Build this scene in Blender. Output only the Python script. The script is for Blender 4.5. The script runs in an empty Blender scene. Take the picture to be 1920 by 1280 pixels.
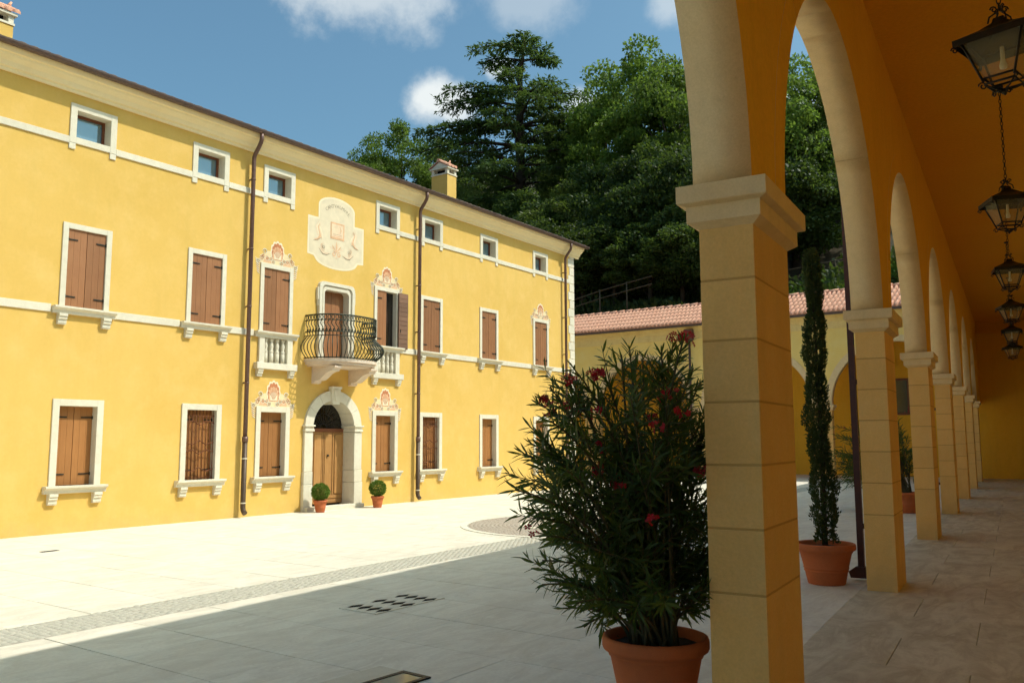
import bpy, bmesh, math, random
import numpy as np
from mathutils import Vector, Matrix
random.seed(7); rng = np.random.default_rng(7)
S = bpy.context.scene
COL = S.collection
PI = math.pi
R = math.radians

# ------------------------------------------------------------------ camera
YAW, PITCH, ROLL, EYE = R(35.211), R(6.573), R(-0.169), 1.65
fw = Vector((-math.sin(YAW)*math.cos(PITCH), math.cos(YAW)*math.cos(PITCH), math.sin(PITCH)))
rt = Vector((math.cos(YAW), math.sin(YAW), 0)); up = rt.cross(fw)
rt2 = rt*math.cos(ROLL)+up*math.sin(ROLL); up2 = -rt*math.sin(ROLL)+up*math.cos(ROLL)
cam = bpy.data.cameras.new('camera'); cam_o = bpy.data.objects.new('camera', cam); COL.objects.link(cam_o)
M3 = Matrix((rt2, up2, -fw)).transposed()
cam_o.matrix_world = Matrix.Translation((0, 0, EYE)) @ M3.to_4x4()
cam.sensor_width = 36; cam.lens = 36*1600.48/1920; cam.clip_start = 0.05; cam.clip_end = 3000
S.camera = cam_o
def pix(p):                                   # world point -> pixel of the 1920x1280 frame, depth
    d = Vector(p)-Vector((0, 0, EYE)); z = d.dot(fw)
    return 960+1600.48*d.dot(rt2)/z, 640-1600.48*d.dot(up2)/z, z

# ------------------------------------------------------------------ sky, sun, exposure
SUNV = Vector((1.0, 0.55, 1.5)).normalized()
elev = math.asin(SUNV.z); azim = math.atan2(SUNV.x, SUNV.y)
W = bpy.data.worlds.new('World'); S.world = W; W.use_nodes = True
wt = W.node_tree; wn = wt.nodes; wl = wt.links
bg = wn['Background']; bg.inputs[1].default_value = 0.125
sky = wn.new('ShaderNodeTexSky'); sky.sky_type = 'NISHITA'; sky.sun_disc = False
sky.sun_elevation = elev; sky.sun_rotation = azim; sky.air_density = 1.0; sky.dust_density = 3.6; sky.ozone_density = 1.0
# clouds: soft white cumulus at a few directions of the sky, broken up by noise
tc = wn.new('ShaderNodeTexCoord')
def N(tree, t, **kw):
    n = tree.nodes.new(t)
    for k, v in kw.items():
        if k.startswith('i_'): n.inputs[k[2:].replace('_', ' ')].default_value = v
        else: setattr(n, k, v)
    return n
def direction(u, v):
    d = rt2*((u-960)/1600.48) - up2*((v-640)/1600.48) + fw
    return d.normalized()
nz = N(wt, 'ShaderNodeTexNoise', i_Scale=13.0, i_Detail=9.0, i_Roughness=0.62)
wl.new(tc.outputs['Generated'], nz.inputs['Vector'])
nz2 = N(wt, 'ShaderNodeTexNoise', i_Scale=5.0, i_Detail=8.0, i_Roughness=0.6)
wl.new(tc.outputs['Generated'], nz2.inputs['Vector'])
mask = None
clouds = [((700, -22), .105, .62, 2.0), ((640, -70), .12, .7, 1.8), ((805, 184), .040, 1.0, 1.35), ((850, 196), .035, .9, 1.3), ((935, 128), .022, .8, 1.3), ((985, -10), .075, .36, 1.9), ((1085, 195), .026, .8, 1.3), ((1270, 5), .04, .5, 1.3),
          ((1480, 200), .05, .6, 1.6), ((300, -260), .15, .6, 1.8), ((1000, -420), .2, .6, 1.8), ((-400, -100), .14, .6, 1.8), ((2300, 100), .15, .6, 1.8), ((-900, 200), .12, .6, 1.8)]
for (u, v), rad, amt, st in clouds:
    d = direction(u, v)
    sub = N(wt, 'ShaderNodeVectorMath', operation='SUBTRACT'); wl.new(tc.outputs['Generated'], sub.inputs[0]); sub.inputs[1].default_value = d
    mul = N(wt, 'ShaderNodeVectorMath', operation='MULTIPLY'); wl.new(sub.outputs[0], mul.inputs[0]); mul.inputs[1].default_value = (1, 1, st)
    ln = N(wt, 'ShaderNodeVectorMath', operation='LENGTH'); wl.new(mul.outputs[0], ln.inputs[0])
    # value = 1 - len/rad + (noise-.5)*1.9
    m1 = N(wt, 'ShaderNodeMath', operation='MULTIPLY_ADD'); wl.new(ln.outputs['Value'], m1.inputs[0]); m1.inputs[1].default_value = -1/rad; m1.inputs[2].default_value = 1.0-.95
    m2 = N(wt, 'ShaderNodeMath', operation='MULTIPLY_ADD'); wl.new(nz.outputs['Fac'], m2.inputs[0]); m2.inputs[1].default_value = 1.9; wl.new(m1.outputs[0], m2.inputs[2])
    mr = N(wt, 'ShaderNodeMapRange', interpolation_type='SMOOTHSTEP'); wl.new(m2.outputs[0], mr.inputs[0])
    mr.inputs[1].default_value = -0.05; mr.inputs[2].default_value = 0.75; mr.inputs[3].default_value = 0; mr.inputs[4].default_value = amt
    if mask is None: mask = mr.outputs[0]
    else:
        mx = N(wt, 'ShaderNodeMath', operation='MAXIMUM'); wl.new(mask, mx.inputs[0]); wl.new(mr.outputs[0], mx.inputs[1]); mask = mx.outputs[0]
tint = N(wt, 'ShaderNodeVectorMath', operation='MULTIPLY'); wl.new(sky.outputs[0], tint.inputs[0]); tint.inputs[1].default_value = (.72, 1.04, 1.03)
mixc = N(wt, 'ShaderNodeMix', data_type='RGBA'); wl.new(mask, mixc.inputs[0]); wl.new(tint.outputs[0], mixc.inputs[6])
mixc.inputs[7].default_value = (5.6, 5.95, 6.0, 1)
wl.new(mixc.outputs[2], bg.inputs[0])
sun = bpy.data.lights.new('sun', 'SUN'); sun.energy = 3.4; sun.angle = R(0.53); sun.color = (1.0, 0.95, 0.84)
sun_o = bpy.data.objects.new('sun', sun); COL.objects.link(sun_o); sun_o.location = (30, 20, 60)
sun_o.rotation_euler = SUNV.to_track_quat('Z', 'Y').to_euler()
S.view_settings.view_transform = 'Standard'; S.view_settings.look = 'None'; S.view_settings.gamma = 1; S.view_settings.use_curve_mapping = False
S.view_settings.exposure = 0.29
S.render.engine = 'CYCLES'
S.cycles.adaptive_threshold = 0.04; S.cycles.max_bounces = 8; S.cycles.diffuse_bounces = 5; S.cycles.transparent_max_bounces = 6; S.cycles.glossy_bounces = 3
S.cycles.use_denoising = True
try: S.cycles.denoiser = 'OPENIMAGEDENOISE'
except Exception: pass

# ------------------------------------------------------------------ materials
MATS = {}
def ramp(t, src, stops):
    r = t.nodes.new('ShaderNodeValToRGB'); el = r.color_ramp.elements
    while len(el) < len(stops): el.new(.5)
    for e, (p, c) in zip(el, stops): e.position = p; e.color = (*c, 1)
    t.links.new(src, r.inputs[0]); return r.outputs[0]
def mixrgb(t, fac, a, b, mode='MIX'):
    m = t.nodes.new('ShaderNodeMix'); m.data_type = 'RGBA'; m.blend_type = mode
    for s, v in ((0, fac), (6, a), (7, b)):
        if isinstance(v, (int, float)): m.inputs[s].default_value = v
        elif isinstance(v, tuple): m.inputs[s].default_value = (*v, 1)
        else: t.links.new(v, m.inputs[s])
    return m.outputs[2]
def noise(t, vec, scale, detail=4, rough=.55, dist=0):
    n = N(t, 'ShaderNodeTexNoise', i_Scale=scale, i_Detail=detail, i_Roughness=rough, i_Distortion=dist)
    t.links.new(vec, n.inputs['Vector']); return n.outputs['Fac']
def mapped(t, vec, scale):
    m = t.nodes.new('ShaderNodeMapping'); m.inputs['Scale'].default_value = scale; t.links.new(vec, m.inputs['Vector']); return m.outputs[0]
def basemat(name, rough=.8, spec=.3):
    m = bpy.data.materials.new(name); m.use_nodes = True; t = m.node_tree; b = t.nodes['Principled BSDF']
    b.inputs['Roughness'].default_value = rough; b.inputs['Specular IOR Level'].default_value = spec
    MATS[name] = m; return m, t, b
def bump(t, b, h, strength, dist=.01):
    n = t.nodes.new('ShaderNodeBump'); n.inputs['Strength'].default_value = strength; n.inputs['Distance'].default_value = dist
    t.links.new(h, n.inputs['Height']); t.links.new(n.outputs[0], b.inputs['Normal'])
def geo_pos(t):
    return t.nodes.new('ShaderNodeNewGeometry').outputs['Position']
def stony(name, c1, c2, c3=None, scale=1.0, rough=.8, bstr=.25, rand=.0, grain=.35, streak=0, foot=0, footc=(.5, .36, .14), streakc=(.5, .42, .32), stain=.0, stainc=(.25, .2, .14), local=False, spec=.3):
    """mottled mineral surface: two octaves of blotches, a fine grain, optional per-piece shift and dirt streaks"""
    m, t, b = basemat(name, rough, spec)
    p = t.nodes.new('ShaderNodeTexCoord').outputs['Object'] if local else geo_pos(t)
    c = ramp(t, noise(t, p, 1.1*scale, 6, .6, .3), [(.3, c1), (.7, c2)])
    if c3: c = mixrgb(t, ramp(t, noise(t, p, 5*scale, 7, .65), [(.45, (0, 0, 0)), (.75, (.7, .7, .7))]), c, c3)
    f = noise(t, p, 38*scale, 5, .7)
    c = mixrgb(t, grain, c, ramp(t, f, [(.25, tuple(x*.72 for x in c1)), (.75, tuple(min(1, x*1.15) for x in c2))]), 'MIX')
    if stain:
        st = noise(t, mapped(t, p, (2.2, 2.2, .35)), 1.6, 6, .65)
        c = mixrgb(t, ramp(t, st, [(.5, (0, 0, 0)), (.8, (stain, stain, stain))]), c, stainc)
    if foot:
        sx_ = t.nodes.new('ShaderNodeSeparateXYZ'); t.links.new(p, sx_.inputs[0])
        mr_ = N(t, 'ShaderNodeMapRange'); t.links.new(sx_.outputs['Z'], mr_.inputs[0]); mr_.inputs[1].default_value = .0; mr_.inputs[2].default_value = .55; mr_.inputs[3].default_value = 1; mr_.inputs[4].default_value = 0
        ml = N(t, 'ShaderNodeMath', operation='MULTIPLY'); t.links.new(mr_.outputs[0], ml.inputs[0]); t.links.new(noise(t, mapped(t, p, (1, 3, 1.2)), 2.2, 7, .7), ml.inputs[1])
        c = mixrgb(t, ramp(t, ml.outputs[0], [(.22, (0, 0, 0)), (.6, (foot, foot, foot))]), c, footc)
    if streak:
        sv = noise(t, mapped(t, p, (2.6, .8, 1)), 1.3, 9, .68, 1.6)
        c = mixrgb(t, ramp(t, sv, [(.42, (0, 0, 0)), (.62, (streak, streak, streak)), (.70, (0, 0, 0))]), c, streakc)
        sp_ = noise(t, p, 17, 8, .75)
        c = mixrgb(t, ramp(t, sp_, [(.58, (0, 0, 0)), (.74, (streak, streak, streak))]), c, tuple(x*.8 for x in streakc))
    if rand:
        oi = t.nodes.new('ShaderNodeObjectInfo')
        hv = t.nodes.new('ShaderNodeHueSaturation'); mr = N(t, 'ShaderNodeMapRange'); mr.inputs[3].default_value = 1-rand; mr.inputs[4].default_value = 1+rand
        t.links.new(oi.outputs['Random'], mr.inputs[0]); t.links.new(mr.outputs[0], hv.inputs['Value']); t.links.new(c, hv.inputs['Color']); c = hv.outputs[0]
    t.links.new(c, b.inputs['Base Color'])
    bump(t, b, f, bstr, .006)
    return m
def plain(name, c, rough=.6, metal=0, spec=.4, var=.25, scale=14):
    m, t, b = basemat(name, rough, spec); b.inputs['Metallic'].default_value = metal
    p = t.nodes.new('ShaderNodeTexCoord').outputs['Object']
    f = noise(t, p, scale, 6, .65)
    t.links.new(ramp(t, f, [(.25, tuple(x*(1-var) for x in c)), (.75, tuple(min(1, x*(1+var)) for x in c))]), b.inputs['Base Color'])
    bump(t, b, f, .15, .004); return m
def wood(name, c1, c2, rough=.55):
    m, t, b = basemat(name, rough, .35)
    p = t.nodes.new('ShaderNodeTexCoord').outputs['Object']
    g = noise(t, mapped(t, p, (26, 26, 1.3)), 2.2, 8, .62, .6)
    big = noise(t, p, 2.5, 3)
    c = ramp(t, g, [(.25, c1), (.75, c2)])
    oi = t.nodes.new('ShaderNodeObjectInfo'); hv = t.nodes.new('ShaderNodeHueSaturation'); mr = N(t, 'ShaderNodeMapRange'); mr.inputs[3].default_value = .82; mr.inputs[4].default_value = 1.18
    t.links.new(oi.outputs['Random'], mr.inputs[0]); t.links.new(mr.outputs[0], hv.inputs['Value'])
    t.links.new(mixrgb(t, .4, c, ramp(t, big, [(.3, c1), (.7, c2)])), hv.inputs['Color']); t.links.new(hv.outputs[0], b.inputs['Base Color'])
    bump(t, b, g, .25, .004); return m
def leafy(name, c1, c2, trans=.35, rough=.5, scale=.5):
    m, t, b = basemat(name, rough, .25)
    p = geo_pos(t)
    oi = t.nodes.new('ShaderNodeObjectInfo')
    c = ramp(t, noise(t, p, scale, 5, .65), [(.3, c1), (.7, c2)])
    hv = t.nodes.new('ShaderNodeHueSaturation'); mr = N(t, 'ShaderNodeMapRange'); mr.inputs[3].default_value = .75; mr.inputs[4].default_value = 1.25
    t.links.new(oi.outputs['Random'], mr.inputs[0]); t.links.new(mr.outputs[0], hv.inputs['Value']); t.links.new(c, hv.inputs['Color'])
    t.links.new(hv.outputs[0], b.inputs['Base Color'])
    tr = t.nodes.new('ShaderNodeBsdfTranslucent'); t.links.new(mixrgb(t, .5, hv.outputs[0], (.21, .31, .035)), tr.inputs['Color'])
    mx = t.nodes.new('ShaderNodeMixShader'); mx.inputs[0].default_value = trans
    t.links.new(b.outputs[0], mx.inputs[1]); t.links.new(tr.outputs[0], mx.inputs[2])
    t.links.new(mx.outputs[0], t.nodes['Material Output'].inputs['Surface']); return m

stony('villa_stucco', (.645, .405, .094), (.715, .462, .124), (.755, .505, .165), scale=.45, rough=.9, bstr=.10, stain=.34, stainc=(.56, .37, .085), grain=.12, foot=.4)
stony('cornice_paint', (.88, .71, .40), (.90, .76, .46), scale=.8, rough=.9, bstr=.1, grain=.12, stain=.2, stainc=(.6, .45, .2))
stony('white_stone', (.66, .60, .46), (.74, .685, .55), (.58, .50, .37), scale=2.0, rough=.75, bstr=.3, rand=.05)
stony('balcony_stone', (.66, .52, .40), (.74, .62, .50), (.55, .42, .30), scale=2.5, rough=.8, bstr=.3)
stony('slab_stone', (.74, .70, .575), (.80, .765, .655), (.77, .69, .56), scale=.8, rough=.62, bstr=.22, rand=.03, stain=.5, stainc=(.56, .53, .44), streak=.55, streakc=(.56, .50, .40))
stony('slab_stone_shade_tint', (.62, .55, .40), (.70, .635, .48), (.57, .47, .33), scale=1.2, rough=.5, bstr=.2, rand=.05, stain=.6, stainc=(.40, .30, .18), streak=.6, streakc=(.36, .27, .16))  # courtyard stone again, gallery shade and orange bounce mixed into its colour
stony('mortar', (.36, .33, .26), (.44, .40, .33), scale=3, rough=.95)
stony('gallery_mortar', (.42, .35, .24), (.48, .41, .29), scale=3, rough=.95)
stony('ground_earth', (.30, .27, .2), (.36, .32, .25), scale=.3, rough=.95)
stony('cobble', (.42, .40, .32), (.55, .52, .43), (.34, .31, .25), scale=9, rough=.75, bstr=.3)
stony('cobble_warm', (.36, .30, .235), (.46, .39, .31), (.28, .23, .18), scale=9, rough=.75, bstr=.3)
stony('column_stone', (.82, .475, .145), (.87, .53, .18), (.87, .57, .23), scale=1.6, rough=.85, bstr=.45, foot=.5, footc=(.50, .34, .15), rand=.04, stain=.25, stainc=(.50, .33, .13))
stony('column_joint', (.56, .30, .085), (.62, .35, .11), scale=4, rough=.95)
stony('arch_stone', (.80, .57, .29), (.86, .65, .37), (.70, .49, .25), scale=2.2, rough=.85, bstr=.4, stain=.3, stainc=(.45, .33, .2))
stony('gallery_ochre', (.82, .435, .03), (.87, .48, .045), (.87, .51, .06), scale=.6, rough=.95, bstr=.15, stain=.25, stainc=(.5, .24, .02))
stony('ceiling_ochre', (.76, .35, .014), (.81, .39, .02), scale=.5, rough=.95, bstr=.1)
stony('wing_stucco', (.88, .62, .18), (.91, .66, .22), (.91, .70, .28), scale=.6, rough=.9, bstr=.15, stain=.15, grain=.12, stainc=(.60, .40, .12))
stony('wing_cornice', (.84, .61, .23), (.88, .66, .28), (.72, .46, .17), scale=1.6, rough=.9, stain=.45, stainc=(.5, .3, .12))
stony('roof_tile', (.62, .30, .19), (.74, .42, .29), (.52, .24, .15), scale=3, rough=.85, bstr=.3)
stony('villa_tile', (.13, .10, .085), (.19, .145, .12), (.11, .09, .08), scale=3, rough=.9, bstr=.3)
stony('terracotta', (.46, .115, .036), (.54, .15, .05), (.42, .11, .04), scale=5, rough=.8, bstr=.2, stain=.3, stainc=(.36, .15, .08), rand=.06)
stony('soil', (.03, .022, .015), (.06, .045, .03), scale=20, rough=1, bstr=.8)
stony('bank_earth', (.045, .035, .02), (.08, .06, .035), (.05, .06, .02), scale=.6, rough=1, bstr=.6)
plain('gutter_brown', (.115, .075, .062), .45, .3, .5, .2)
plain('pipe_brown', (.135, .072, .055), .4, .2, .5, .15)
plain('pipe_dark', (.085, .055, .035), .5, .3, .4, .2)
plain('pipe_red', (.085, .03, .026), .45, .2, .5, .2)
plain('iron', (.022, .02, .018), .5, .6, .5, .3, 30)
plain('iron_green', (.035, .042, .03), .5, .5, .5, .4, 30)
plain('rust_iron', (.16, .055, .022), .7, .3, .3, .4, 20)
plain('hinge_iron', (.03, .032, .026), .6, .4, .3)
plain('void_black', (.012, .012, .012), .9, 0, .1)
wood('shutter_wood', (.255, .105, .040), (.345, .155, .066))
wood('shutter_wood_warm', (.30, .125, .035), (.40, .175, .055))
wood('louvre_wood', (.17, .090, .055), (.22, .12, .075), .65)
wood('door_wood', (.33, .16, .052), (.46, .25, .09), .42)
wood('frame_wood', (.16, .05, .02), (.21, .07, .03), .45)
plain('fresco_cream', (.76, .61, .36), .9, 0, .1, .06, 6)
plain('fresco_white', (.78, .68, .48), .9, 0, .1, .05, 6)
plain('fresco_ground', (.70, .60, .43), .9, 0, .1, .09, 5)
plain('fresco_red', (.50, .20, .095), .9, 0, .1, .2, 9)
plain('fresco_pink', (.72, .44, .26), .9, 0, .1, .15, 9)
plain('fresco_pale', (.76, .58, .40), .9, 0, .1, .12, 9)
plain('fresco_grey', (.34, .27, .19), .9, 0, .1, .2, 9)
plain('bark', (.06, .045, .032), .95, 0, .1, .4, 3)
plain('cedar_bark', (.05, .038, .03), .95, 0, .1, .4, 3)
plain('stem_brown', (.10, .085, .045), .9, 0, .1, .3, 10)
plain('fence_wood', (.20, .16, .11), .9, 0, .1, .3, 3)
plain('dry_rail', (.085, .068, .045), .9, 0, .1, .3, 3)
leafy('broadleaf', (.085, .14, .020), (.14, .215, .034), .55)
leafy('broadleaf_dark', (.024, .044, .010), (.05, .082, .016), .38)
leafy('broadleaf_olive', (.08, .11, .022), (.14, .175, .042), .5)
leafy('cedar_needle', (.035, .068, .020), (.065, .11, .032), .3)
leafy('cypress_leaf', (.022, .035, .010), (.055, .075, .020), .18, .6, 12)
leafy('oleander_leaf', (.038, .072, .016), (.080, .12, .028), .32, .42, 4)
leafy('topiary_leaf', (.085, .15, .018), (.14, .22, .032), .35, .5, 14)
leafy('grass_green', (.07, .16, .02), (.12, .24, .03), .35, .6, 3)
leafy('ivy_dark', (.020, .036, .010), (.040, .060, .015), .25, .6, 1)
m, t, b = basemat('flower_red', .55, .3); b.inputs['Base Color'].default_value = (.42, .012, .022, 1)
m, t, b = basemat('window_glass', .05, .9); b.inputs['Base Color'].default_value = (.17, .27, .33, 1); b.inputs['Metallic'].default_value = .5
b.inputs['Coat Weight'].default_value = .6
m, t, b = basemat('dark_glass', .08, .5); b.inputs['Base Color'].default_value = (.015, .012, .009, 1)
m, t, b = basemat('lantern_glass', .12, .5); b.inputs['Base Color'].default_value = (.75, .68, .45, 1)
tb = t.nodes.new('ShaderNodeBsdfTransparent'); mx = t.nodes.new('ShaderNodeMixShader'); mx.inputs[0].default_value = .16
tb.inputs['Color'].default_value = (.86, .82, .66, 1)
t.links.new(tb.outputs[0], mx.inputs[1]); t.links.new(b.outputs[0], mx.inputs[2]); t.links.new(mx.outputs[0], t.nodes['Material Output'].inputs['Surface'])
m, t, b = basemat('bulb_glass', .3, .5); b.inputs['Base Color'].default_value = (.8, .78, .7, 1)
m, t, b = basemat('hatch_glass', .1, .6); b.inputs['Base Color'].default_value = (.30, .33, .26, 1)

# ------------------------------------------------------------------ mesh helpers
class MB:
    def __init__(s): s.v = []; s.f = []; s.m = []; s.sm = []
    def add(s, vs, fs, mi=0, smooth=False):
        o = len(s.v); s.v += [tuple(v) for v in vs]
        for f in fs: s.f.append(tuple(i+o for i in f)); s.m.append(mi); s.sm.append(smooth)
        return s
    def box(s, x0, x1, y0, y1, z0, z1, mi=0, ch=0):
        if x1 < x0: x0, x1 = x1, x0
        if y1 < y0: y0, y1 = y1, y0
        if ch <= 0:
            return s.add([(x0, y0, z0), (x1, y0, z0), (x1, y1, z0), (x0, y1, z0), (x0, y0, z1), (x1, y0, z1), (x1, y1, z1), (x0, y1, z1)],
                         [(0, 3, 2, 1), (4, 5, 6, 7), (0, 1, 5, 4), (1, 2, 6, 5), (2, 3, 7, 6), (3, 0, 4, 7)], mi)
        bm = bmesh.new(); bmesh.ops.create_cube(bm, size=1)
        for v in bm.verts: v.co = ((x0+x1)/2+v.co.x*(x1-x0), (y0+y1)/2+v.co.y*(y1-y0), (z0+z1)/2+v.co.z*(z1-z0))
        bmesh.ops.bevel(bm, geom=list(bm.edges), offset=ch, segments=1, affect='EDGES')
        bm.verts.index_update()
        s.add([v.co[:] for v in bm.verts], [[v.index for v in f.verts] for f in bm.faces], mi); bm.free(); return s
    def prism(s, poly, h0, h1, axis='x', mi=0, mi_side=None):
        """poly: 2D outline; axis x -> (y,z) outline extruded along x; axis y -> (x,z); axis z -> (x,y)"""
        def P(a, b, h): return {'x': (h, a, b), 'y': (a, h, b), 'z': (a, b, h)}[axis]
        n = len(poly); s.add([P(a, b, h0) for a, b in poly]+[P(a, b, h1) for a, b in poly], [])
        o = len(s.v)-2*n; ar = sum(poly[i][0]*poly[(i+1) % n][1]-poly[(i+1) % n][0]*poly[i][1] for i in range(n))
        pos = (ar > 0) == (h1 > h0)
        if axis == 'y': pos = not pos
        lo = tuple(range(o, o+n)); hi = tuple(range(o+n, o+2*n))
        fs = [(lo[::-1] if pos else lo), (hi if pos else hi[::-1])]
        for f in fs: s.f.append(f); s.m.append(mi); s.sm.append(False)
        for i in range(n):
            j = (i+1) % n; q = (lo[i], lo[j], hi[j], hi[i]); s.f.append(q if pos else q[::-1]); s.m.append(mi if mi_side is None else mi_side); s.sm.append(False)
        return s
    def tube(s, pts, rad, seg=6, mi=0, cap=True):
        pts = [Vector(p) for p in pts]; n = len(pts); o = len(s.v)
        rs = rad if isinstance(rad, (list, tuple)) else [rad]*n
        prev = None
        for i, p in enumerate(pts):
            d = (pts[min(i+1, n-1)]-pts[max(i-1, 0)])
            d = d.normalized() if d.length > 1e-9 else Vector((0, 0, 1))
            if prev is None:
                a = d.orthogonal().normalized()
            else:
                a = prev-d*prev.dot(d); a = a.normalized() if a.length > 1e-6 else d.orthogonal().normalized()
            prev = a; bb = d.cross(a)
            for k in range(seg):
                w = 2*PI*k/seg; s.v.append(tuple(p+(a*math.cos(w)+bb*math.sin(w))*rs[i]))
        for i in range(n-1):
            for k in range(seg):
                q = (o+i*seg+k, o+i*seg+(k+1) % seg, o+(i+1)*seg+(k+1) % seg, o+(i+1)*seg+k)
                s.f.append(q); s.m.append(mi); s.sm.append(True)
        if cap:
            s.f.append(tuple(range(o, o+seg))[::-1]); s.m.append(mi); s.sm.append(False)
            s.f.append(tuple(range(o+(n-1)*seg, o+n*seg))); s.m.append(mi); s.sm.append(False)
        return s
    def lathe(s, prof, cx=0, cy=0, seg=24, mi=0, smooth=True, wob=0):
        o = len(s.v); n = len(prof)
        for r, z in prof:
            for k in range(seg):
                w = 2*PI*k/seg; s.v.append((cx+r*math.cos(w), cy+r*math.sin(w), z))
        for i in range(n-1):
            for k in range(seg):
                s.f.append((o+i*seg+k, o+i*seg+(k+1) % seg, o+(i+1)*seg+(k+1) % seg, o+(i+1)*seg+k)); s.m.append(mi); s.sm.append(smooth)
        s.f.append(tuple(range(o, o+seg))[::-1]); s.m.append(mi); s.sm.append(False)
        s.f.append(tuple(range(o+(n-1)*seg, o+n*seg))); s.m.append(mi); s.sm.append(False)
        return s
    def mesh(s, name, mats):
        me = bpy.data.meshes.new(name); me.from_pydata(s.v, [], s.f)
        if isinstance(mats, str): mats = [mats]
        for k in mats: me.materials.append(MATS[k])
        me.polygons.foreach_set('material_index', s.m); me.polygons.foreach_set('use_smooth', s.sm); me.update(); return me
    def build(s, name, mats, parent=None, loc=None, rz=0):
        return link(name, s.mesh(name, mats), parent, loc, rz)
def link(name, me, parent=None, loc=None, rz=0):
    o = bpy.data.objects.new(name, me); COL.objects.link(o)
    if parent: o.parent = parent
    if loc is not None: o.location = loc
    if rz: o.rotation_euler = (0, 0, rz)
    return o
def tag(o, label=None, cat=None, group=None, kind=None):
    if label: o['label'] = label
    if cat: o['category'] = cat
    if group: o['group'] = group
    if kind: o['kind'] = kind
    return o
def empty(name, loc=(0, 0, 0), rz=0): return link(name, None, None, loc, rz)
def copy_tree(o, parent=None):
    c = o.copy(); COL.objects.link(c); c.parent = parent
    for ch in list(o.children): copy_tree(ch, c)
    return c
def arr_mesh(name, verts, quads, mats, smooth=False, mi=None):
    """numpy verts (n,3) + faces (m,k) -> mesh"""
    me = bpy.data.meshes.new(name); k = quads.shape[1]
    me.vertices.add(len(verts)); me.vertices.foreach_set('co', np.ascontiguousarray(verts, dtype=np.float32).ravel())
    me.loops.add(quads.size); me.loops.foreach_set('vertex_index', np.ascontiguousarray(quads, dtype=np.int32).ravel())
    me.polygons.add(len(quads)); me.polygons.foreach_set('loop_start', np.arange(0, quads.size, k, dtype=np.int32))
    me.polygons.foreach_set('loop_total', np.full(len(quads), k, dtype=np.int32))
    if mi is not None: me.polygons.foreach_set('material_index', np.asarray(mi, dtype=np.int32))
    if smooth: me.polygons.foreach_set('use_smooth', np.ones(len(quads), dtype=bool))
    for q in ([mats] if isinstance(mats, str) else mats): me.materials.append(MATS[q])
    me.update(calc_edges=True); me.validate(); return me
def unit(a): return a/np.maximum(np.linalg.norm(a, axis=-1, keepdims=True), 1e-9)
def cards(P, D, Nn, L, Wd, bend=.15):
    """leaf quads: base point P, direction D, normal hint Nn, length L, width Wd -> verts, quads (diamond leaf)"""
    D = unit(D); X = unit(np.cross(D, Nn)); Nn = np.cross(X, D)
    L = np.asarray(L)[:, None]; Wd = np.asarray(Wd)[:, None]
    v = np.stack([P, P+D*L*.45+X*Wd*.5, P+D*L-Nn*L*bend, P+D*L*.45-X*Wd*.5], 1).reshape(-1, 3)
    return v, np.arange(len(P)*4).reshape(-1, 4)

# ================================================================== SETTING
AROT = R(4.867); DV = Vector((-math.sin(AROT), math.cos(AROT), 0)); NV = Vector((math.cos(AROT), math.sin(AROT), 0))
def A2W(n, s, z=0): p = NV*n+DV*s; return Vector((p.x, p.y, z))
FX = -15.70                      # villa facade plane
WY = 37.2                        # front of the far wing

mb = MB(); mb.add([(-400, -200, -.05), (400, -200, -.05), (400, 600, -.05), (-400, 600, -.05)], [(0, 1, 2, 3)])
tag(mb.build('ground', 'ground_earth'), kind='structure')
# ---- courtyard paving: slabs laid in rows running out from the villa
pave = MB(); pave.add([(-30, -6, -.012), (1, -6, -.012), (-4.6, 42, -.012), (-30, 42, -.012)], [(0, 1, 2, 3)])
pave_o = tag(pave.build('courtyard_paving', 'mortar'), kind='structure')
sx0 = lambda y: -8.075-.030*y
sx1 = lambda y: -7.415-.032*y
xa = lambda y: -1.58-.0851*y
slabs = []
rr = random.Random(3)
y = -1.2; row = 0
while y < 40.6:
    w = .86 if row % 3 else .78
    y0, y1 = y+.004, y+w-.004
    for (L, Rr) in ((lambda yy: FX-.02, sx0), (sx1, xa)):
        xs = L((y0+y1)/2)+.004; off = rr.uniform(.5, 1.5); first = True
        end = Rr((y0+y1)/2)
        while xs < end-.02:
            ln = off if first else rr.choice((1.1, 1.35, 1.6)); first = False
            xe = xs+ln
            last = xe > end-.35
            a0, a1 = (xs, xs)
            if abs(xs-(L((y0+y1)/2)+.004)) < 1e-6: a0, a1 = L(y0)+.004, L(y1)+.004
            b0, b1 = (Rr(y0)-.004, Rr(y1)-.004) if last else (xe-.004, xe-.004)
            slabs.append(((a0, y0), (b0, y0), (b1, y1), (a1, y1)))
            xs = xe
            if last: break
    y += w; row += 1
def in_view_area(q):
    ps = [pix((a, b, 0)) for a, b in q]
    if min(p[2] for p in ps) < .3: return 0
    cx, cy = sum(p[0] for p in ps)/4, sum(p[1] for p in ps)/4
    ar = abs(sum(ps[i][0]*ps[(i+1) % 4][1]-ps[(i+1) % 4][0]*ps[i][1] for i in range(4)))/2
    return ar if -150 < cx < 2070 and 700 < cy < 1500 else 0
slabs.sort(key=in_view_area, reverse=True)
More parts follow.
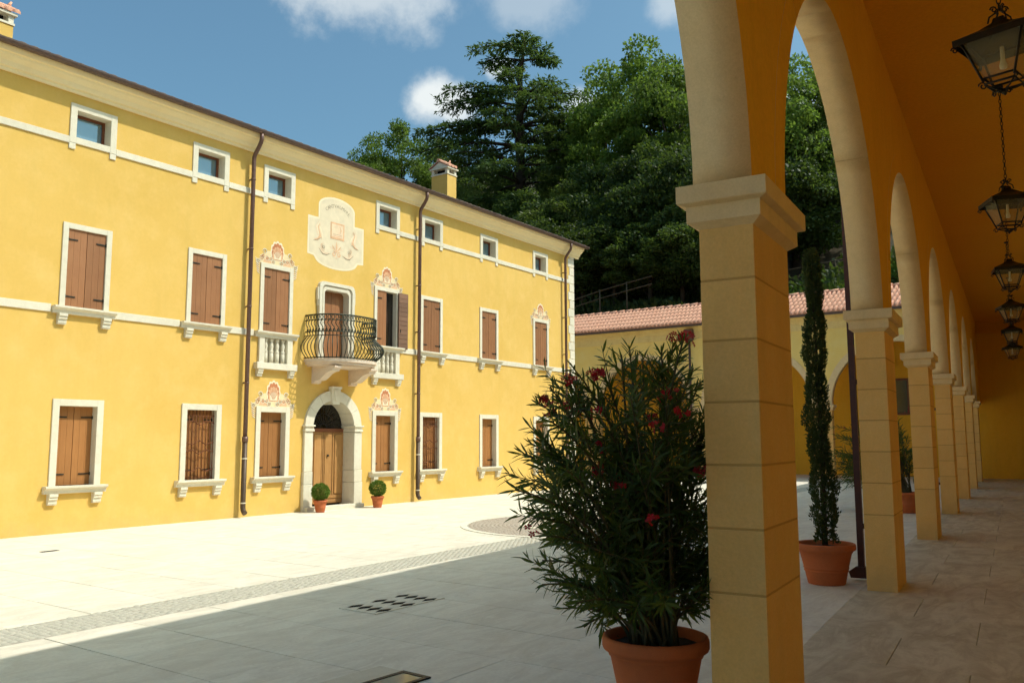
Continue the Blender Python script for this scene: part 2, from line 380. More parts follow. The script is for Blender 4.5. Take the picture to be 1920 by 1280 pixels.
def slab_into(mb, q, th=.03):
    c = (sum(a for a, b in q)/4, sum(b for a, b in q)/4); z = rr.uniform(-.0012, .0012); tx, ty = rr.uniform(-.0015, .0015), rr.uniform(-.0015, .0015)
    zz = lambda a, b: z+(a-c[0])*tx+(b-c[1])*ty
    e = .004
    ins = [(a+(e if a < c[0] else -e), b+(e if b < c[1] else -e)) for a, b in q]
    vs = [(a, b, -th) for a, b in q]+[(a, b, zz(a, b)-.003) for a, b in q]+[(a, b, zz(a, b)) for a, b in ins]
    fs = [(8, 9, 10, 11)]
    for i in range(4):
        j = (i+1) % 4; fs += [(i, j, 4+j, 4+i), (4+i, 4+j, 8+j, 8+i)]
    mb.add(vs, fs)
for q in slabs[:300]:
    m_ = MB(); slab_into(m_, q); m_.build('paving_slab', 'slab_stone', pave_o)
m_ = MB()
for q in slabs[300:]: slab_into(m_, q)
tag(m_.build('paving_slabs', 'slab_stone', pave_o), kind='stuff')
# ---- cobbled strip and cobbled roundel
def cobble(mb, x, y, r, z0, mi=0):
    n = 6; a0 = rr.uniform(0, 6.28); h = rr.uniform(.006, .014)
    lo = [(x+r*math.cos(a0+2*PI*k/n)*rr.uniform(.85, 1.1), y+r*math.sin(a0+2*PI*k/n)*rr.uniform(.85, 1.1), z0) for k in range(n)]
    hi = [(x+(a-x)*.62, y+(b-y)*.62, z0+h) for a, b, c in lo]
    mb.add(lo+hi, [tuple(range(n, 2*n))]+[(k, (k+1) % n, n+(k+1) % n, n+k) for k in range(n)], mi, True)
st = MB(); st.add([(sx0(-1), -1, -.006), (sx1(-1), -1, -.006), (sx1(38), 38, -.006), (sx0(38), 38, -.006)], [(0, 1, 2, 3)])
strip_o = tag(st.build('cobbled_strip', 'mortar'), kind='structure')
CC = (-8.62, 14.62); CR = 2.28
cb = MB(); yy = -1.0; k = 0
while yy < 37:
    stp = .078 if yy < 16 else .11
    xx = sx0(yy)+.045+(stp/2 if k % 2 else 0)
    while xx < sx1(yy)-.03:
        if (xx-CC[0])**2+(yy-CC[1])**2 > (CR+.1)**2: cobble(cb, xx+rr.uniform(-.008, .008), yy+rr.uniform(-.008, .008), stp*.52, -.006)
        xx += stp
    yy += stp*.88; k += 1
tag(cb.build('cobbles', 'cobble', strip_o), kind='stuff')
def ringsheet(r0, r1, z0, z1, seg=72):
    mb = MB(); vs = []; fs = []
    for k in range(seg):
        c, s_ = math.cos(2*PI*k/seg), math.sin(2*PI*k/seg)
        vs += [(CC[0]+r0*c, CC[1]+r0*s_, z1), (CC[0]+r1*c, CC[1]+r1*s_, z1), (CC[0]+r1*c, CC[1]+r1*s_, z0), (CC[0]+r0*c, CC[1]+r0*s_, z0)]
    for k in range(seg):
        a, b_ = 4*k, 4*((k+1) % seg); fs += [(a, a+1, b_+1, b_), (a+1, a+2, b_+2, b_+1), (a+3, a, b_, b_+3)]
    return mb.add(vs, fs)
md = MB(); md.add([(CC[0]+CR*math.cos(2*PI*k/72), CC[1]+CR*math.sin(2*PI*k/72), .004) for k in range(72)], [tuple(range(72))])
round_o = tag(md.build('cobbled_roundel', 'mortar'), kind='structure')
ringsheet(CR-.01, CR+.12, -.01, .012).build('stone_border', 'slab_stone', round_o)
ringsheet(1.08, 1.24, .0, .018).build('white_ring', 'white_stone', round_o)
cb = MB(); r_ = .12
while r_ < CR-.05:
    if not (1.02 < r_ < 1.30):
        nn = max(6, int(2*PI*r_/.088))
        for k in range(nn):
            a = 2*PI*(k+(int(r_/.08) % 2)*.5)/nn; cobble(cb, CC[0]+r_*math.cos(a), CC[1]+r_*math.sin(a), .046, .004)
    r_ += .08
tag(cb.build('cobbles', 'cobble_warm', round_o), kind='stuff')
# ---- gallery floor (inside the arcade), slabs following the arcade
gal = MB(); gal.add([(-1.60, -3, -.011), (3.0, -3, -.011), (3.0, 41.2, -.011), (-1.60, 41.2, -.011)], [(0, 1, 2, 3)])
gal_o = tag(gal.build('gallery_floor', 'gallery_mortar'), kind='structure'); gal_o.rotation_euler = (0, 0, AROT)
gs = []
ss = -2.0; row = 0
while ss < 41:
    w = 1.0; nn = -1.58+(0 if row % 2 else -.0)
    cuts = [-1.58, -.92, .18, 1.28, 2.4] if row % 2 else [-1.58, -.37, .73, 1.83, 2.4]
    for a, b in zip(cuts, cuts[1:]): gs.append(((a+.0025, ss+.0025), (b-.0025, ss+.0025), (b-.0025, min(ss+w, 41.18)-.0025), (a+.0025, min(ss+w, 41.18)-.0025)))
    ss += w; row += 1
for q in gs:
    m_ = MB(); slab_into(m_, q); m_.build('floor_slab', 'slab_stone_shade_tint', gal_o)
# ---- hillside behind the far wing
def hill_z(x, y):
    t = y-42.3
    pts = [(-3, -.3), (0, .2), (2.0, 5.6), (4.0, 8.2), (6, 9.3), (9, 10.2), (14, 12.6), (30, 22.5), (60, 40), (120, 66)]
    z = pts[-1][1]
    for (a, za), (b, zb) in zip(pts, pts[1:]):
        if t <= b: z = za+(zb-za)*max(0, (t-a))/(b-a); break
    z += 1.5*math.exp(-((x+11.5)/5.5)**2-((t-4.6)/2.4)**2)
    return z+(.5*math.sin(x*.31+y*.2)+.3*math.sin(x*.77-y*.5))*min(1, max(0, t/4))
nx, ny = 90, 70
hv = []; hf = []
for j in range(ny+1):
    y = 41.6+(j/ny)**1.6*95
    for i in range(nx+1):
        x = -130+i*2.1; hv.append((x, y, hill_z(x, y)))
for j in range(ny):
    for i in range(nx):
        a = j*(nx+1)+i; hf.append((a, a+1, a+nx+2, a+nx+1))
hm = MB().add(hv, hf, 0, True); tag(hm.build('hillside', 'bank_earth'), kind='structure')

# ================================================================== VILLA
villa = empty('villa_building', (0, 0, 0))
tag(villa, 'long three-storey yellow stucco villa with brown shutters, stone frames and a balcony', 'villa')
CEN = 14.62
WC = [8.31, 10.93, 12.79, 16.45, 18.28, 21.0, 23.92]
Y0, Y1 = -3.0, 26.10
AZ0, AZ1, AW = 7.22, 7.99, .916
BZ0, BZ1, BW, BSW = 4.11, 5.69, .947, 1.187
CZ0, CZ1, CW, CSW = .85, 2.417, .956, 1.148
opens = []
for c in WC:
    opens.append((c-AW/2+.02, c+AW/2-.02, AZ0+.02, AZ1-.02))
    opens.append((c-BW/2+.02, c+BW/2-.02, BZ0-.03, BZ1-.02))
    if c != WC[6] or True: opens.append((c-CW/2+.02, c+CW/2-.02, CZ0-.03, CZ1-.02))
for c in (WC[2], WC[3]): opens.append((c-.36, c+.36, 3.40, 3.98))
opens.append((CEN-.50, CEN+.50, 3.55, 5.40))
DR, DS = .80, 1.88                                     # door wall opening radius and springing
opens.append((CEN-DR, CEN+DR, -.1, 2.80))
ys = sorted({Y0, Y1, *[v for o in opens for v in o[:2]]}); zs = sorted({-.1, 8.30, *[v for o in opens for v in o[2:]]})
wm = MB()
for a, b in zip(ys, ys[1:]):
    for c, d in zip(zs, zs[1:]):
        my, mz = (a+b)/2, (c+d)/2
        if any(o[0] < my < o[1] and o[2] < mz < o[3] for o in opens): continue
        wm.add([(FX, a, c), (FX, b, c), (FX, b, d), (FX, a, d)], [(0, 1, 2, 3)])
for k in range(24):                                     # wall round the door arch
    a0, a1 = PI*k/24, PI*(k+1)/24
    p = lambda a: (CEN+DR*math.cos(a), DS+.0+DR*math.sin(a)*1.0)
    (ya, za), (yb, zb) = p(a0), p(a1)
    wm.add([(FX, yb, zb), (FX, ya, za), (FX, ya, 2.80), (FX, yb, 2.80)], [(0, 1, 2, 3)])
BX = -27.2
wm.add([(FX, Y1, -.1), (BX, Y1, -.1), (BX, Y1, 8.3), (-21.45, Y1, 10.55), (FX, Y1, 8.3)], [(0, 1, 2, 3, 4)])
wm.add([(FX, Y0, -.1), (BX, Y0, -.1), (BX, Y0, 8.3), (-21.45, Y0, 10.55), (FX, Y0, 8.3)], [(4, 3, 2, 1, 0)])
wm.add([(BX, Y0, -.1), (BX, Y1, -.1), (BX, Y1, 8.3), (BX, Y0, 8.3)], [(3, 2, 1, 0)])
wm.build('wall', 'villa_stucco', villa)
core = MB(); core.add([(FX-.55, Y0+.1, -.1), (FX-.55, Y1-.1, -.1), (FX-.55, Y1-.1, 8.2), (FX-.55, Y0+.1, 8.2)], [(0, 1, 2, 3)])
core.build('dark_backing', 'void_black', villa)  # black sheet added to stand for the unlit rooms behind the openings
# string bands, cut at frames and sills
def band(z0, z1, cuts, proud=.03):
    y = Y0
    for a, b in sorted(cuts)+[(Y1-.39, Y1)]:
        if a-y > .05: MB().box(FX-.02, FX+proud, y, a, z0, z1, ch=.006).build('string_band', 'white_stone', villa)
        y = b
band(7.20, 7.33, [(c-AW/2, c+AW/2) for c in WC if c not in WC[2:4]]+[(WC[2]-AW/2, WC[3]+AW/2)])
band(3.985, 4.13, [(c-BSW/2-.02, c+BSW/2+.02) for c in WC if c not in WC[2:4]]+[(WC[2]-BSW/2-.02, WC[3]+BSW/2+.02)])
# quoins on the far corner
z = 0.0; k = 0
while z < 8.15:
    h = .30; w = .38 if k % 2 == 0 else .29; wb = .29 if k % 2 == 0 else .38
    MB().box(FX-wb, FX+.022, Y1-w, Y1+.022, z+.005, min(z+h, 8.2)-.005, ch=.012).build('quoin', 'white_stone', villa)
    z += h; k += 1
# cornice and gutter, roof
prof = [(0, 8.18), (.05, 8.18), (.06, 8.24), (.10, 8.25), (.14, 8.33), (.22, 8.40), (.24, 8.44), (.28, 8.45), (.31, 8.53), (.31, 8.57), (0, 8.57)]
MB().prism([(FX+a-.001, b) for a, b in prof], Y0, Y1+.30, 'y').build('cornice', 'cornice_paint', villa)
MB().prism([(-a, b) for a, b in prof], 0, 11.5, 'y').build('cornice', 'cornice_paint', villa, (FX, Y1, -.004), PI/2)
gut = [(.30+.075+.075*math.cos(a), 8.60+.085*math.sin(a)) for a in [PI+PI*k/10 for k in range(11)]]+[(.30+.135, 8.60), (.30+.02, 8.60)]
MB().prism([(FX+a+.012, b) for a, b in gut], Y0, Y1+.42, 'y').build('gutter', 'gutter_brown', villa)
RS = math.tan(R(20.5)); EX = FX+.40; RX = -21.45
rz = lambda x: 8.62+(EX-x)*RS
roof = MB()
roof.add([(EX, Y0, 8.60), (EX, Y1+.38, 8.60), (RX, Y1+.38, rz(RX)-.02), (RX, Y0, rz(RX)-.02), (BX-.4, Y1+.38, 8.60), (BX-.4, Y0, 8.60)], [(0, 1, 2, 3), (3, 2, 4, 5)])
roof.add([(EX, Y0, 8.56), (EX, Y1+.38, 8.56), (RX, Y1+.38, rz(RX)-.08), (RX, Y0, rz(RX)-.08), (BX-.4, Y1+.38, 8.56), (BX-.4, Y0, 8.56)], [(3, 2, 1, 0), (5, 4, 2, 3)])
roof.add([(EX, Y1+.38, 8.60), (EX, Y1+.38, 8.56), (RX, Y1+.38, rz(RX)-.08), (RX, Y1+.38, rz(RX)-.02)], [(0, 1, 2, 3)])
roof_o = roof.build('roof', 'villa_tile', villa)
def tile_rows(P0, U, V, Nn, n_rows, pitch, length, n_tiles, rad, mb, seg=5, arch=1.05, lap=.007, taper=.90):
    """barrel cover tiles: rows start at P0 + U*i*pitch, run up along V"""
    P0, U, V, Nn = (Vector(q) for q in (P0, U, V, Nn)); tl = length/n_tiles
    for i in range(n_rows):
        for j in range(n_tiles):
            c = P0+U*(i*pitch+rr.uniform(-.003, .003))+V*(j*tl-.03*(j > 0))
            e = c+V*(tl+.03); vs = []
            jit = rr.uniform(-.004, .004)
            for (p, rr_, lift) in ((c, rad, lap+jit*lap*140), (e, rad*taper, 0)):
                for k in range(seg+1):
                    a = PI*k/seg; vs.append(p+U*(-rr_*math.cos(a))+Nn*(rr_*arch*math.sin(a)+lift))
            mb.add(vs, [(k, k+1, seg+2+k, seg+1+k) for k in range(seg)]+[tuple(range(seg+1))[::-1]], 0, True)
tm = MB(); sl = Vector((-math.cos(R(20.5)), 0, math.sin(R(20.5)))); nn_ = Vector((math.sin(R(20.5)), 0, math.cos(R(20.5))))
tile_rows((EX+.0, Y0+.1, 8.590), (0, 1, 0), sl, nn_, int((Y1+.4-Y0)/.21), .21, 6.2, 8, .085, tm, 5, .45)
tag(tm.build('roof_tiles', 'villa_tile', roof_o), kind='stuff')
# chimneys
def chimney(x0, x1, y0, y1, zt):
    c = MB().box(x0, x1, y0, y1, 9.0, zt).build('chimney', 'villa_stucco', villa)
    f = MB()
    for (a, b) in ((x0, y0), (x1-.1, y0), (x0, y1-.1), (x1-.1, y1-.1)): f.box(a, a+.1, b, b+.1, zt, zt+.17)
    f.box(x0-.02, x1+.02, y0-.02, y1+.02, zt-.03, zt+.015)
    f.build('flue_posts', 'white_stone', c)
    MB().box(x0+.14, x1-.14, y0+.14, y1-.14, zt, zt+.17).build('flue', 'void_black', c)
    MB().box(x0-.05, x1+.05, y0-.05, y1+.05, zt+.17, zt+.22).build('cap_slab', 'white_stone', c)
    xm = (x0+x1)/2
    MB().prism([(x0-.03, zt+.22), (x1+.03, zt+.22), (xm, zt+.42)], y0-.02, y1+.02, 'y').build('gable', 'white_stone', c)
    t_ = MB(); hw = (x1-x0)/2+.07; ln = math.hypot(hw, .22)
    for sgn in (-1, 1):
        tile_rows((xm+sgn*hw, y0+.02, zt+.225), (0, 1, 0), Vector((-sgn*hw, 0, .22)).normalized(), Vector((sgn*.22, 0, hw)).normalized(), max(3, int((y1-y0)/.16)+1), .16, ln, 2, .075, t_)
    t_.tube([(xm, y0-.08, zt+.47), (xm, y1+.08, zt+.47)], .06, 8)
    t_.tube([(xm, y1+.02, zt+.49), (xm, y1+.08, zt+.62)], [.05, .02], 6)
    t_.build('cap_tile', 'roof_tile', c)
chimney(-18.20, -17.52, 21.15, 21.62, 10.42)
chimney(-18.30, -17.62, 7.10, 7.58, 9.98)
# downpipes
for yp in (11.95, 17.62, 25.35):
    p = MB().tube([(FX+.38, yp, 8.55), (FX+.38, yp, 8.40), (FX+.36, yp, 8.33), (FX+.28, yp, 8.22), (FX+.17, yp, 8.09), (FX+.135, yp, 8.02), (FX+.13, yp, 7.92), (FX+.13, yp, 1.72)], .047, 10)
    p.tube([(FX+.13, yp, 1.74), (FX+.13, yp, 1.62)], .066, 10)
    p_o = p.build('downpipe', 'pipe_brown', villa)
    q = MB().tube([(FX+.13, yp, 1.70), (FX+.13, yp, .22), (FX+.15, yp, .15), (FX+.21, yp, .09)], .056, 10)
    q.build('cast_shoe', 'pipe_dark', p_o)
    for zz in (1.25, .30): MB().tube([(FX+.13, yp, zz), (FX+.13, yp, zz+.025)], .062, 10).build('clip', 'white_stone', p_o)
    for zz in (7.5, 5.9, 4.6, 2.9): MB().tube([(FX+.13, yp, zz), (FX+.13, yp, zz+.03)], .055, 8).box(FX-.01, FX+.1, yp-.012, yp+.012, zz, zz+.03).build('clip', 'pipe_brown', p_o)
# windows -----------------------------------------------------------
def frame_mesh(c, w, z0, z1, t, depth, proud=.03, bottom=True, tb=None):
    m_ = MB(); tb = tb or t
    m_.box(FX-depth, FX+proud, c-w/2, c-w/2+t, z0, z1, ch=.005).box(FX-depth, FX+proud, c+w/2-t, c+w/2, z0, z1, ch=.005)
    m_.box(FX-depth, FX+proud-.002, c-w/2+t-.003, c+w/2-t+.003, z1-t, z1-.002, ch=.004)
    if bottom: m_.box(FX-depth, FX+proud-.002, c-w/2+t-.003, c+w/2-t+.003, z0+.002, z0+tb, ch=.004)
    return m_
def shutter_leaf(y0, y1, z0, z1, x, th=.035, planks=3):
    """boarded leaf with shallow grooves between the boards"""
    m_ = MB(); w = (y1-y0)/planks
    for i in range(planks): m_.box(x-th, x, y0+i*w+.0008, y0+(i+1)*w-.0008, z0, z1, ch=.002)
    m_.box(x-th-.01, x-.006, y0+.002, y1-.002, z0+.002, z1-.002)
    return m_
def hinges(win, y, sgn, x, zl, ln):
    for z in zl: MB().box(x+.001, x+.012, y, y+sgn*ln, z-.012, z+.012).box(x-.01, x+.022, y-.012*sgn, y+.014*sgn, z-.03, z+.03).build('hinge', 'hinge_iron', win)
SILL = [(0, -.135), (.075, -.135), (.085, -.075), (.10, -.068), (.135, -.045), (.15, -.035), (.15, 0), (0, 0)]
def sill(win, c, w, zt, name='sill', sc=1.0):
    MB().prism([(FX+a*sc-.004, zt+b) for a, b in SILL], c-w/2, c+w/2, 'y').build(name, 'white_stone', win)
def brackets(win, c, dy, zt, h=.2, w=.155, pr=.12):
    P = [(0, 0), (pr, 0), (pr, -.05), (pr*.8, -.062), (pr*.85, -.10), (pr*.6, -.118), (pr*.62, -h+.03), (pr*.5, -h), (0, -h)]
    for s_ in (-1, 1): MB().prism([(FX+a-.004, zt+b) for a, b in P], c+s_*dy-w/2, c+s_*dy+w/2, 'y').build('bracket', 'white_stone', win)
for i, c in enumerate(WC):
    # attic window
    w = frame_mesh(c, AW, AZ0, AZ1, .125, .24).build('window', 'white_stone', villa)
    y0, y1, z0, z1 = c-AW/2+.125, c+AW/2-.125, AZ0+.125, AZ1-.125
    f = MB(); X = FX-.20
    f.box(X-.05, X, y0, y0+.05, z0, z1).box(X-.05, X, y1-.05, y1, z0, z1).box(X-.05, X-.001, y0+.05, y1-.05, z1-.05, z1).box(X-.05, X-.001, y0+.05, y1-.05, z0, z0+.05)
    f.build('sash', 'frame_wood', w)
    MB().box(X-.035, X-.025, y0+.04, y1-.04, z0+.04, z1-.04).build('pane', 'window_glass', w)
    for s_ in (-1, 1): MB().box(FX-.01, FX+.026, c+s_*(AW/2-.06)-.062, c+s_*(AW/2-.06)+.062, AZ0-.115, AZ0-.002, ch=.004).build('ear', 'white_stone', w)
    # main floor window
    w = frame_mesh(c, BW, BZ0-.02, BZ1, .105, .14, bottom=False).build('window', 'white_stone', villa)
    y0, y1, z0, z1 = c-BW/2+.105, c+BW/2-.105, BZ0, BZ1-.105
    if i == 3:                                           # right leaf stands open against the wall
        shutter_leaf(y0, c-.004, z0, z1, FX-.005).build('shutter', 'shutter_wood', w)
        hinges(w, y0, 1, FX-.005, (z0+.2, z1-.2), .19)
        MB().box(FX-.13, FX-.12, c, y1, z0, z1).build('pane', 'dark_glass', w)
        MB().box(FX-.11, FX-.05, c+.0, c+.05, z0, z1).build('sash', 'louvre_wood', w)
        ya, yb = y1+.03, y1+.03+(y1-y0)/2
        lf = MB().box(FX+.045, FX+.075, ya, yb, z0-.02, z1+.02); lf.build('shutter', 'louvre_wood', w)
        n_ = 12
        for k in range(n_):
            za, zb = z0+(z1-z0)*k/n_, z0+(z1-z0)*(k+1)/n_
            MB().box(FX+.0752, FX+.087, ya+.004, yb-.004, za+.004, zb-.004, ch=.003).build('shutter_slat', 'louvre_wood', w)
        MB().box(FX+.087, FX+.10, ya+.05, ya+.07, z0+.42, z0+.50).build('latch', 'hinge_iron', w)
    else:
        shutter_leaf(y0, c-.004, z0, z1, FX-.005).build('shutter', 'shutter_wood', w)
        shutter_leaf(c+.004, y1, z0, z1, FX-.007).build('shutter', 'shutter_wood', w)
        hinges(w, y0, 1, FX-.005, (z0+.2, z1-.2), .19); hinges(w, y1, -1, FX-.005, (z0+.2, z1-.2), .19)
    sill(w, c, BSW, BZ0)
    if i in (2, 3):                                      # mock balustrade below the sill
        for s_ in (-1, 1): MB().box(FX-.1, FX+.06, c+s_*.40-.075, c+s_*.40+.075, 3.40, 3.98, ch=.005).build('balustrade_post', 'white_stone', w)
        MB().box(FX-.12, FX-.10, c-.4, c+.4, 3.38, 4.0).build('balustrade_back', 'white_stone', w)
        for k in range(4):
            yc = c-.245+k*.163
            pr_ = [(.05, 3.40), (.05, 3.62), (.035, 3.635), (.052, 3.66), (.052, 3.68), (.03, 3.70), (.045, 3.77), (.05, 3.80), (.03, 3.88), (.028, 3.90), (.05, 3.92), (.05, 3.98)]
            MB().lathe(pr_, FX-.02, yc, 10).build('baluster', 'white_stone', w)
        MB().box(FX-.02, FX+.13, c-.575, c+.575, 3.255, 3.40, ch=.006).build('plinth', 'white_stone', w)
        brackets(w, c, .45, 3.255, .17, .14, .11)
    else: brackets(w, c, .42, BZ0-.135)
    # ground floor window
    w = frame_mesh(c, CW, CZ0-.02, CZ1, .125, .24, bottom=False).build('window', 'white_stone', villa)
    y0, y1, z0, z1 = c-CW/2+.125, c+CW/2-.125, CZ0, CZ1-.125
    shutter_leaf(y0, c-.004, z0, z1, FX-.14).build('shutter', 'shutter_wood_warm', w)
    shutter_leaf(c+.004, y1, z0, z1, FX-.142).build('shutter', 'shutter_wood_warm', w)
    hinges(w, y0, 1, FX-.14, (z0+.2, z1-.2), .22); hinges(w, y1, -1, FX-.14, (z0+.2, z1-.2), .22)
    if i in (1, 4):                                      # wrought iron grille in front of the shutters
        X = FX-.055
        nb = 9
        for k in range(nb):
            yb = y0+.02+(y1-y0-.04)*k/(nb-1)
            MB().tube([(X, yb, z0-.005), (X, yb, z1)], .0085, 5).build('grille_bar', 'rust_iron', w)
        for zc, sg in ((z0+.16, 1), (z0+.62, -1), (z0+.72, 1), (z0+1.22, -1)):
            pts = []
            for k in range(13):
                u = k/12; yb = y0+.01+(y1-y0-.02)*u; d = abs(u-.5)*2
                pts.append((X+.014, yb, zc+sg*(.09*(1-d)**1.3+.05*d**3-.04*math.exp(-((d-.45)/.2)**2))))
            MB().tube(pts, .011, 5).build('grille_scroll', 'rust_iron', w)
        MB().tube([(X, y0, z1-.12), (X, y1, z1-.12)], .009, 5).build('grille_rail', 'rust_iron', w)
        MB().tube([(X, y0, z0+.04), (X, y1, z0+.04)], .009, 5).build('grille_rail', 'rust_iron', w)
    sill(w, c, CSW, CZ0)
    brackets(w, c, .41, CZ0-.135, .2)
# painted shells over five windows ------------------------------------
def flat(poly, mat, layer, parent, name):
    x0 = FX+.001; return MB().prism(poly, x0, x0+.0022*layer, 'x').build(name, mat, parent)
def disc(cy, cz, r, n=14, sy=1): return [(cy+r*sy*math.cos(2*PI*k/n), cz+r*math.sin(2*PI*k/n)) for k in range(n)]
def shell_poly(cy, cz, w, h, n=9, amp=.10):
    pts = []
    for k in range(n*6+1):
        u = k/(n*6); a = PI*(1.12-1.24*u); r = 1+amp*abs(math.sin(PI*u*n))-amp
        pts.append((cy+w*r*math.cos(a)*(.72+.28*math.sin(max(0, min(PI, a)))), cz+h*(max(-.25, math.sin(a))*r*1.0)))
    return pts
def scroll(cy, cz, r, sgn, turns=1.3, a0=0, n=22):
    return [(cy+sgn*r*(1-.75*k/n)*math.cos(a0+2*PI*turns*k/n), cz+r*(1-.75*k/n)*math.sin(a0+2*PI*turns*k/n)) for k in range(n+1)]
def ribbon(pts, w, mat, layer, mb):
    """flat brush stroke along pts in the facade plane"""
    o = len(mb.v); x = FX+.001+.0022*layer; n = len(pts)
    for i, (a, b) in enumerate(pts):
        p, q = pts[max(0, i-1)], pts[min(n-1, i+1)]; dy, dz = q[0]-p[0], q[1]-p[1]; l = math.hypot(dy, dz) or 1
        t_ = w*(1-.75*abs(2*i/(n-1)-1)**3)/2
        mb.v += [(x, a-dz/l*t_, b+dy/l*t_), (x, a+dz/l*t_, b-dy/l*t_)]
    for i in range(n-1): mb.f.append((o+2*i, o+2*i+1, o+2*i+3, o+2*i+2)); mb.m.append(mat); mb.sm.append(False)
def shell(win_c, zt, w, sc=1.0):
    root = flat([(win_c-w/2-.10, zt-.02), (win_c-w/2-.10, zt+.05), (win_c-.40, zt+.17), (win_c-.27, zt+.30), (win_c+.27, zt+.30), (win_c+.40, zt+.17), (win_c+w/2+.10, zt+.05), (win_c+w/2+.10, zt-.02)], 'fresco_cream', .6, villa, 'painted_shell')
    cz = zt+.20*sc
    flat(shell_poly(win_c, cz, .265, .405*sc), 'fresco_white', 1.2, root, 'shell_outline')
    flat(shell_poly(win_c, cz, .222, .355*sc), 'fresco_red', 2, root, 'shell_rim')
    flat(shell_poly(win_c, cz-.01, .19, .27*sc), 'fresco_pink', 2.8, root, 'shell_middle')
    flat(shell_poly(win_c, cz-.02, .135, .16*sc, 7), 'fresco_white', 3.6, root, 'shell_heart')
    mb = MB()
    for k in range(7):
        a = PI*(.18+.64*k/6); ribbon([(win_c+.03*math.cos(a), cz-.03), (win_c+.10*math.cos(a), cz+.14*math.sin(a)), (win_c+.17*math.cos(a), cz+.28*math.sin(a))], .014, 0, 4.4, mb)
    for s_ in (-1, 1):
        flat([(win_c+s_*.10, zt+.02), (win_c+s_*.40, zt+.02), (win_c+s_*.36, zt+.12), (win_c+s_*.16, zt+.16)], 'fresco_pink', 1.6, root, 'red_field')
        for (dy, dz, r, tu, a0, mt) in ((.36, .27, .055, 1.2, 0, 1), (.30, .12, .05, 1.3, 1, 0), (.12, .06, .05, 1.4, 2, 1), (.45, .10, .055, 1.3, .5, 0), (.55, .03, .05, 1.2, 2.5, 1), (.20, .13, .05, 1.0, 2, 1), (.40, .17, .045, 1.2, 3, 0)):
            ribbon(scroll(win_c+s_*dy, zt+dz, r*1.25, s_, tu, a0), .030, 1, 2.6, mb); ribbon(scroll(win_c+s_*dy, zt+dz, r, s_, tu, a0), .014, 2 if mt else 0, 4.0, mb)
        for k in range(7):                               # feathered acanthus down the side of the frame
            zz = zt+.06-k*.048; yb = win_c+s_*(w/2+.005); l = .15-.008*k
            ribbon([(yb, zz-.03), (yb+s_*l*.6, zz-.005), (yb+s_*l, zz+.035)], .028, 1, 1.8, mb)
            ribbon([(yb, zz-.045), (yb+s_*l*.5, zz-.026), (yb+s_*l*.8, zz+.004)], .013, 0 if k % 2 else 2, 3.2, mb)
    mb.build('painted_scrolls', ['fresco_red', 'fresco_white', 'fresco_grey'], root)
for c in (WC[2], WC[3]): shell(c, CZ1, CW); shell(c, BZ1, BW, .95)
shell(WC[6], BZ1, BW, .9)
# painted coat of arms panel with lettering --------------------------------
def arms_outline(g):
    P = [(-.94+g, 6.15+g), (-.94+g, 7.10-g), (-.61+g, 7.10-g), (-.61+g, 7.44-g*.3)]
    P += [(.61*math.sin(a)*(1-g/.61), 7.44-g*.3+(.27-g*.7)*math.cos(a)) for a in [R(d) for d in range(-80, 90, 10)]]
    P += [(.61-g, 7.44-g*.3), (.61-g, 7.10-g), (.94-g, 7.10-g), (.94-g, 6.15+g), (.74-g*.6, 6.13+g)]
    P += [((.70-g)*math.cos(a), 6.10+g-(.22)*math.sin(a)) for a in [R(d) for d in range(10, 180, 10)]]
    P += [(-.74+g*.6, 6.13+g)]
    return [(CEN+a, b) for a, b in P][::-1]
arms = flat(arms_outline(0), 'fresco_white', 1, villa, 'painted_crest_panel')
arms['label'] = 'painted coat of arms with lettering in an arch'
flat(arms_outline(.045), 'fresco_ground', 1.8, arms, 'panel_field')
sq = lambda cy, cz, a, b: [(cy-a, cz-b), (cy+a, cz-b), (cy+a, cz+b), (cy-a, cz+b)]
flat(sq(CEN+.02, 6.86, .235, .215), 'fresco_pink', 2.6, arms, 'shield')
flat(sq(CEN+.02, 6.87, .195, .165), 'fresco_pale', 3.4, arms, 'shield')
mb = MB()
for pts, w_, mt in (
    ([(-.10, 6.98), (-.10, 6.80)], .035, 1), ([(-.02, 7.0), (-.02, 6.80)], .03, 1), ([(.06, 7.0), (.13, 6.9), (.06, 6.82)], .03, 0), ([(.10, 6.98), (.10, 6.8)], .02, 2), ([(-.14, 6.775), (.14, 6.775)], .025, 2), ([(-.14, 6.74), (.0, 6.73), (.15, 6.745)], .02, 0),
    ([(-.215, 7.075), (-.215, 6.65)], .022, 2), ([(-.2, 6.65), (.255, 6.65)], .02, 2)):
    ribbon([(CEN+.02+a, b) for a, b in pts], w_, mt, 4.2, mb)
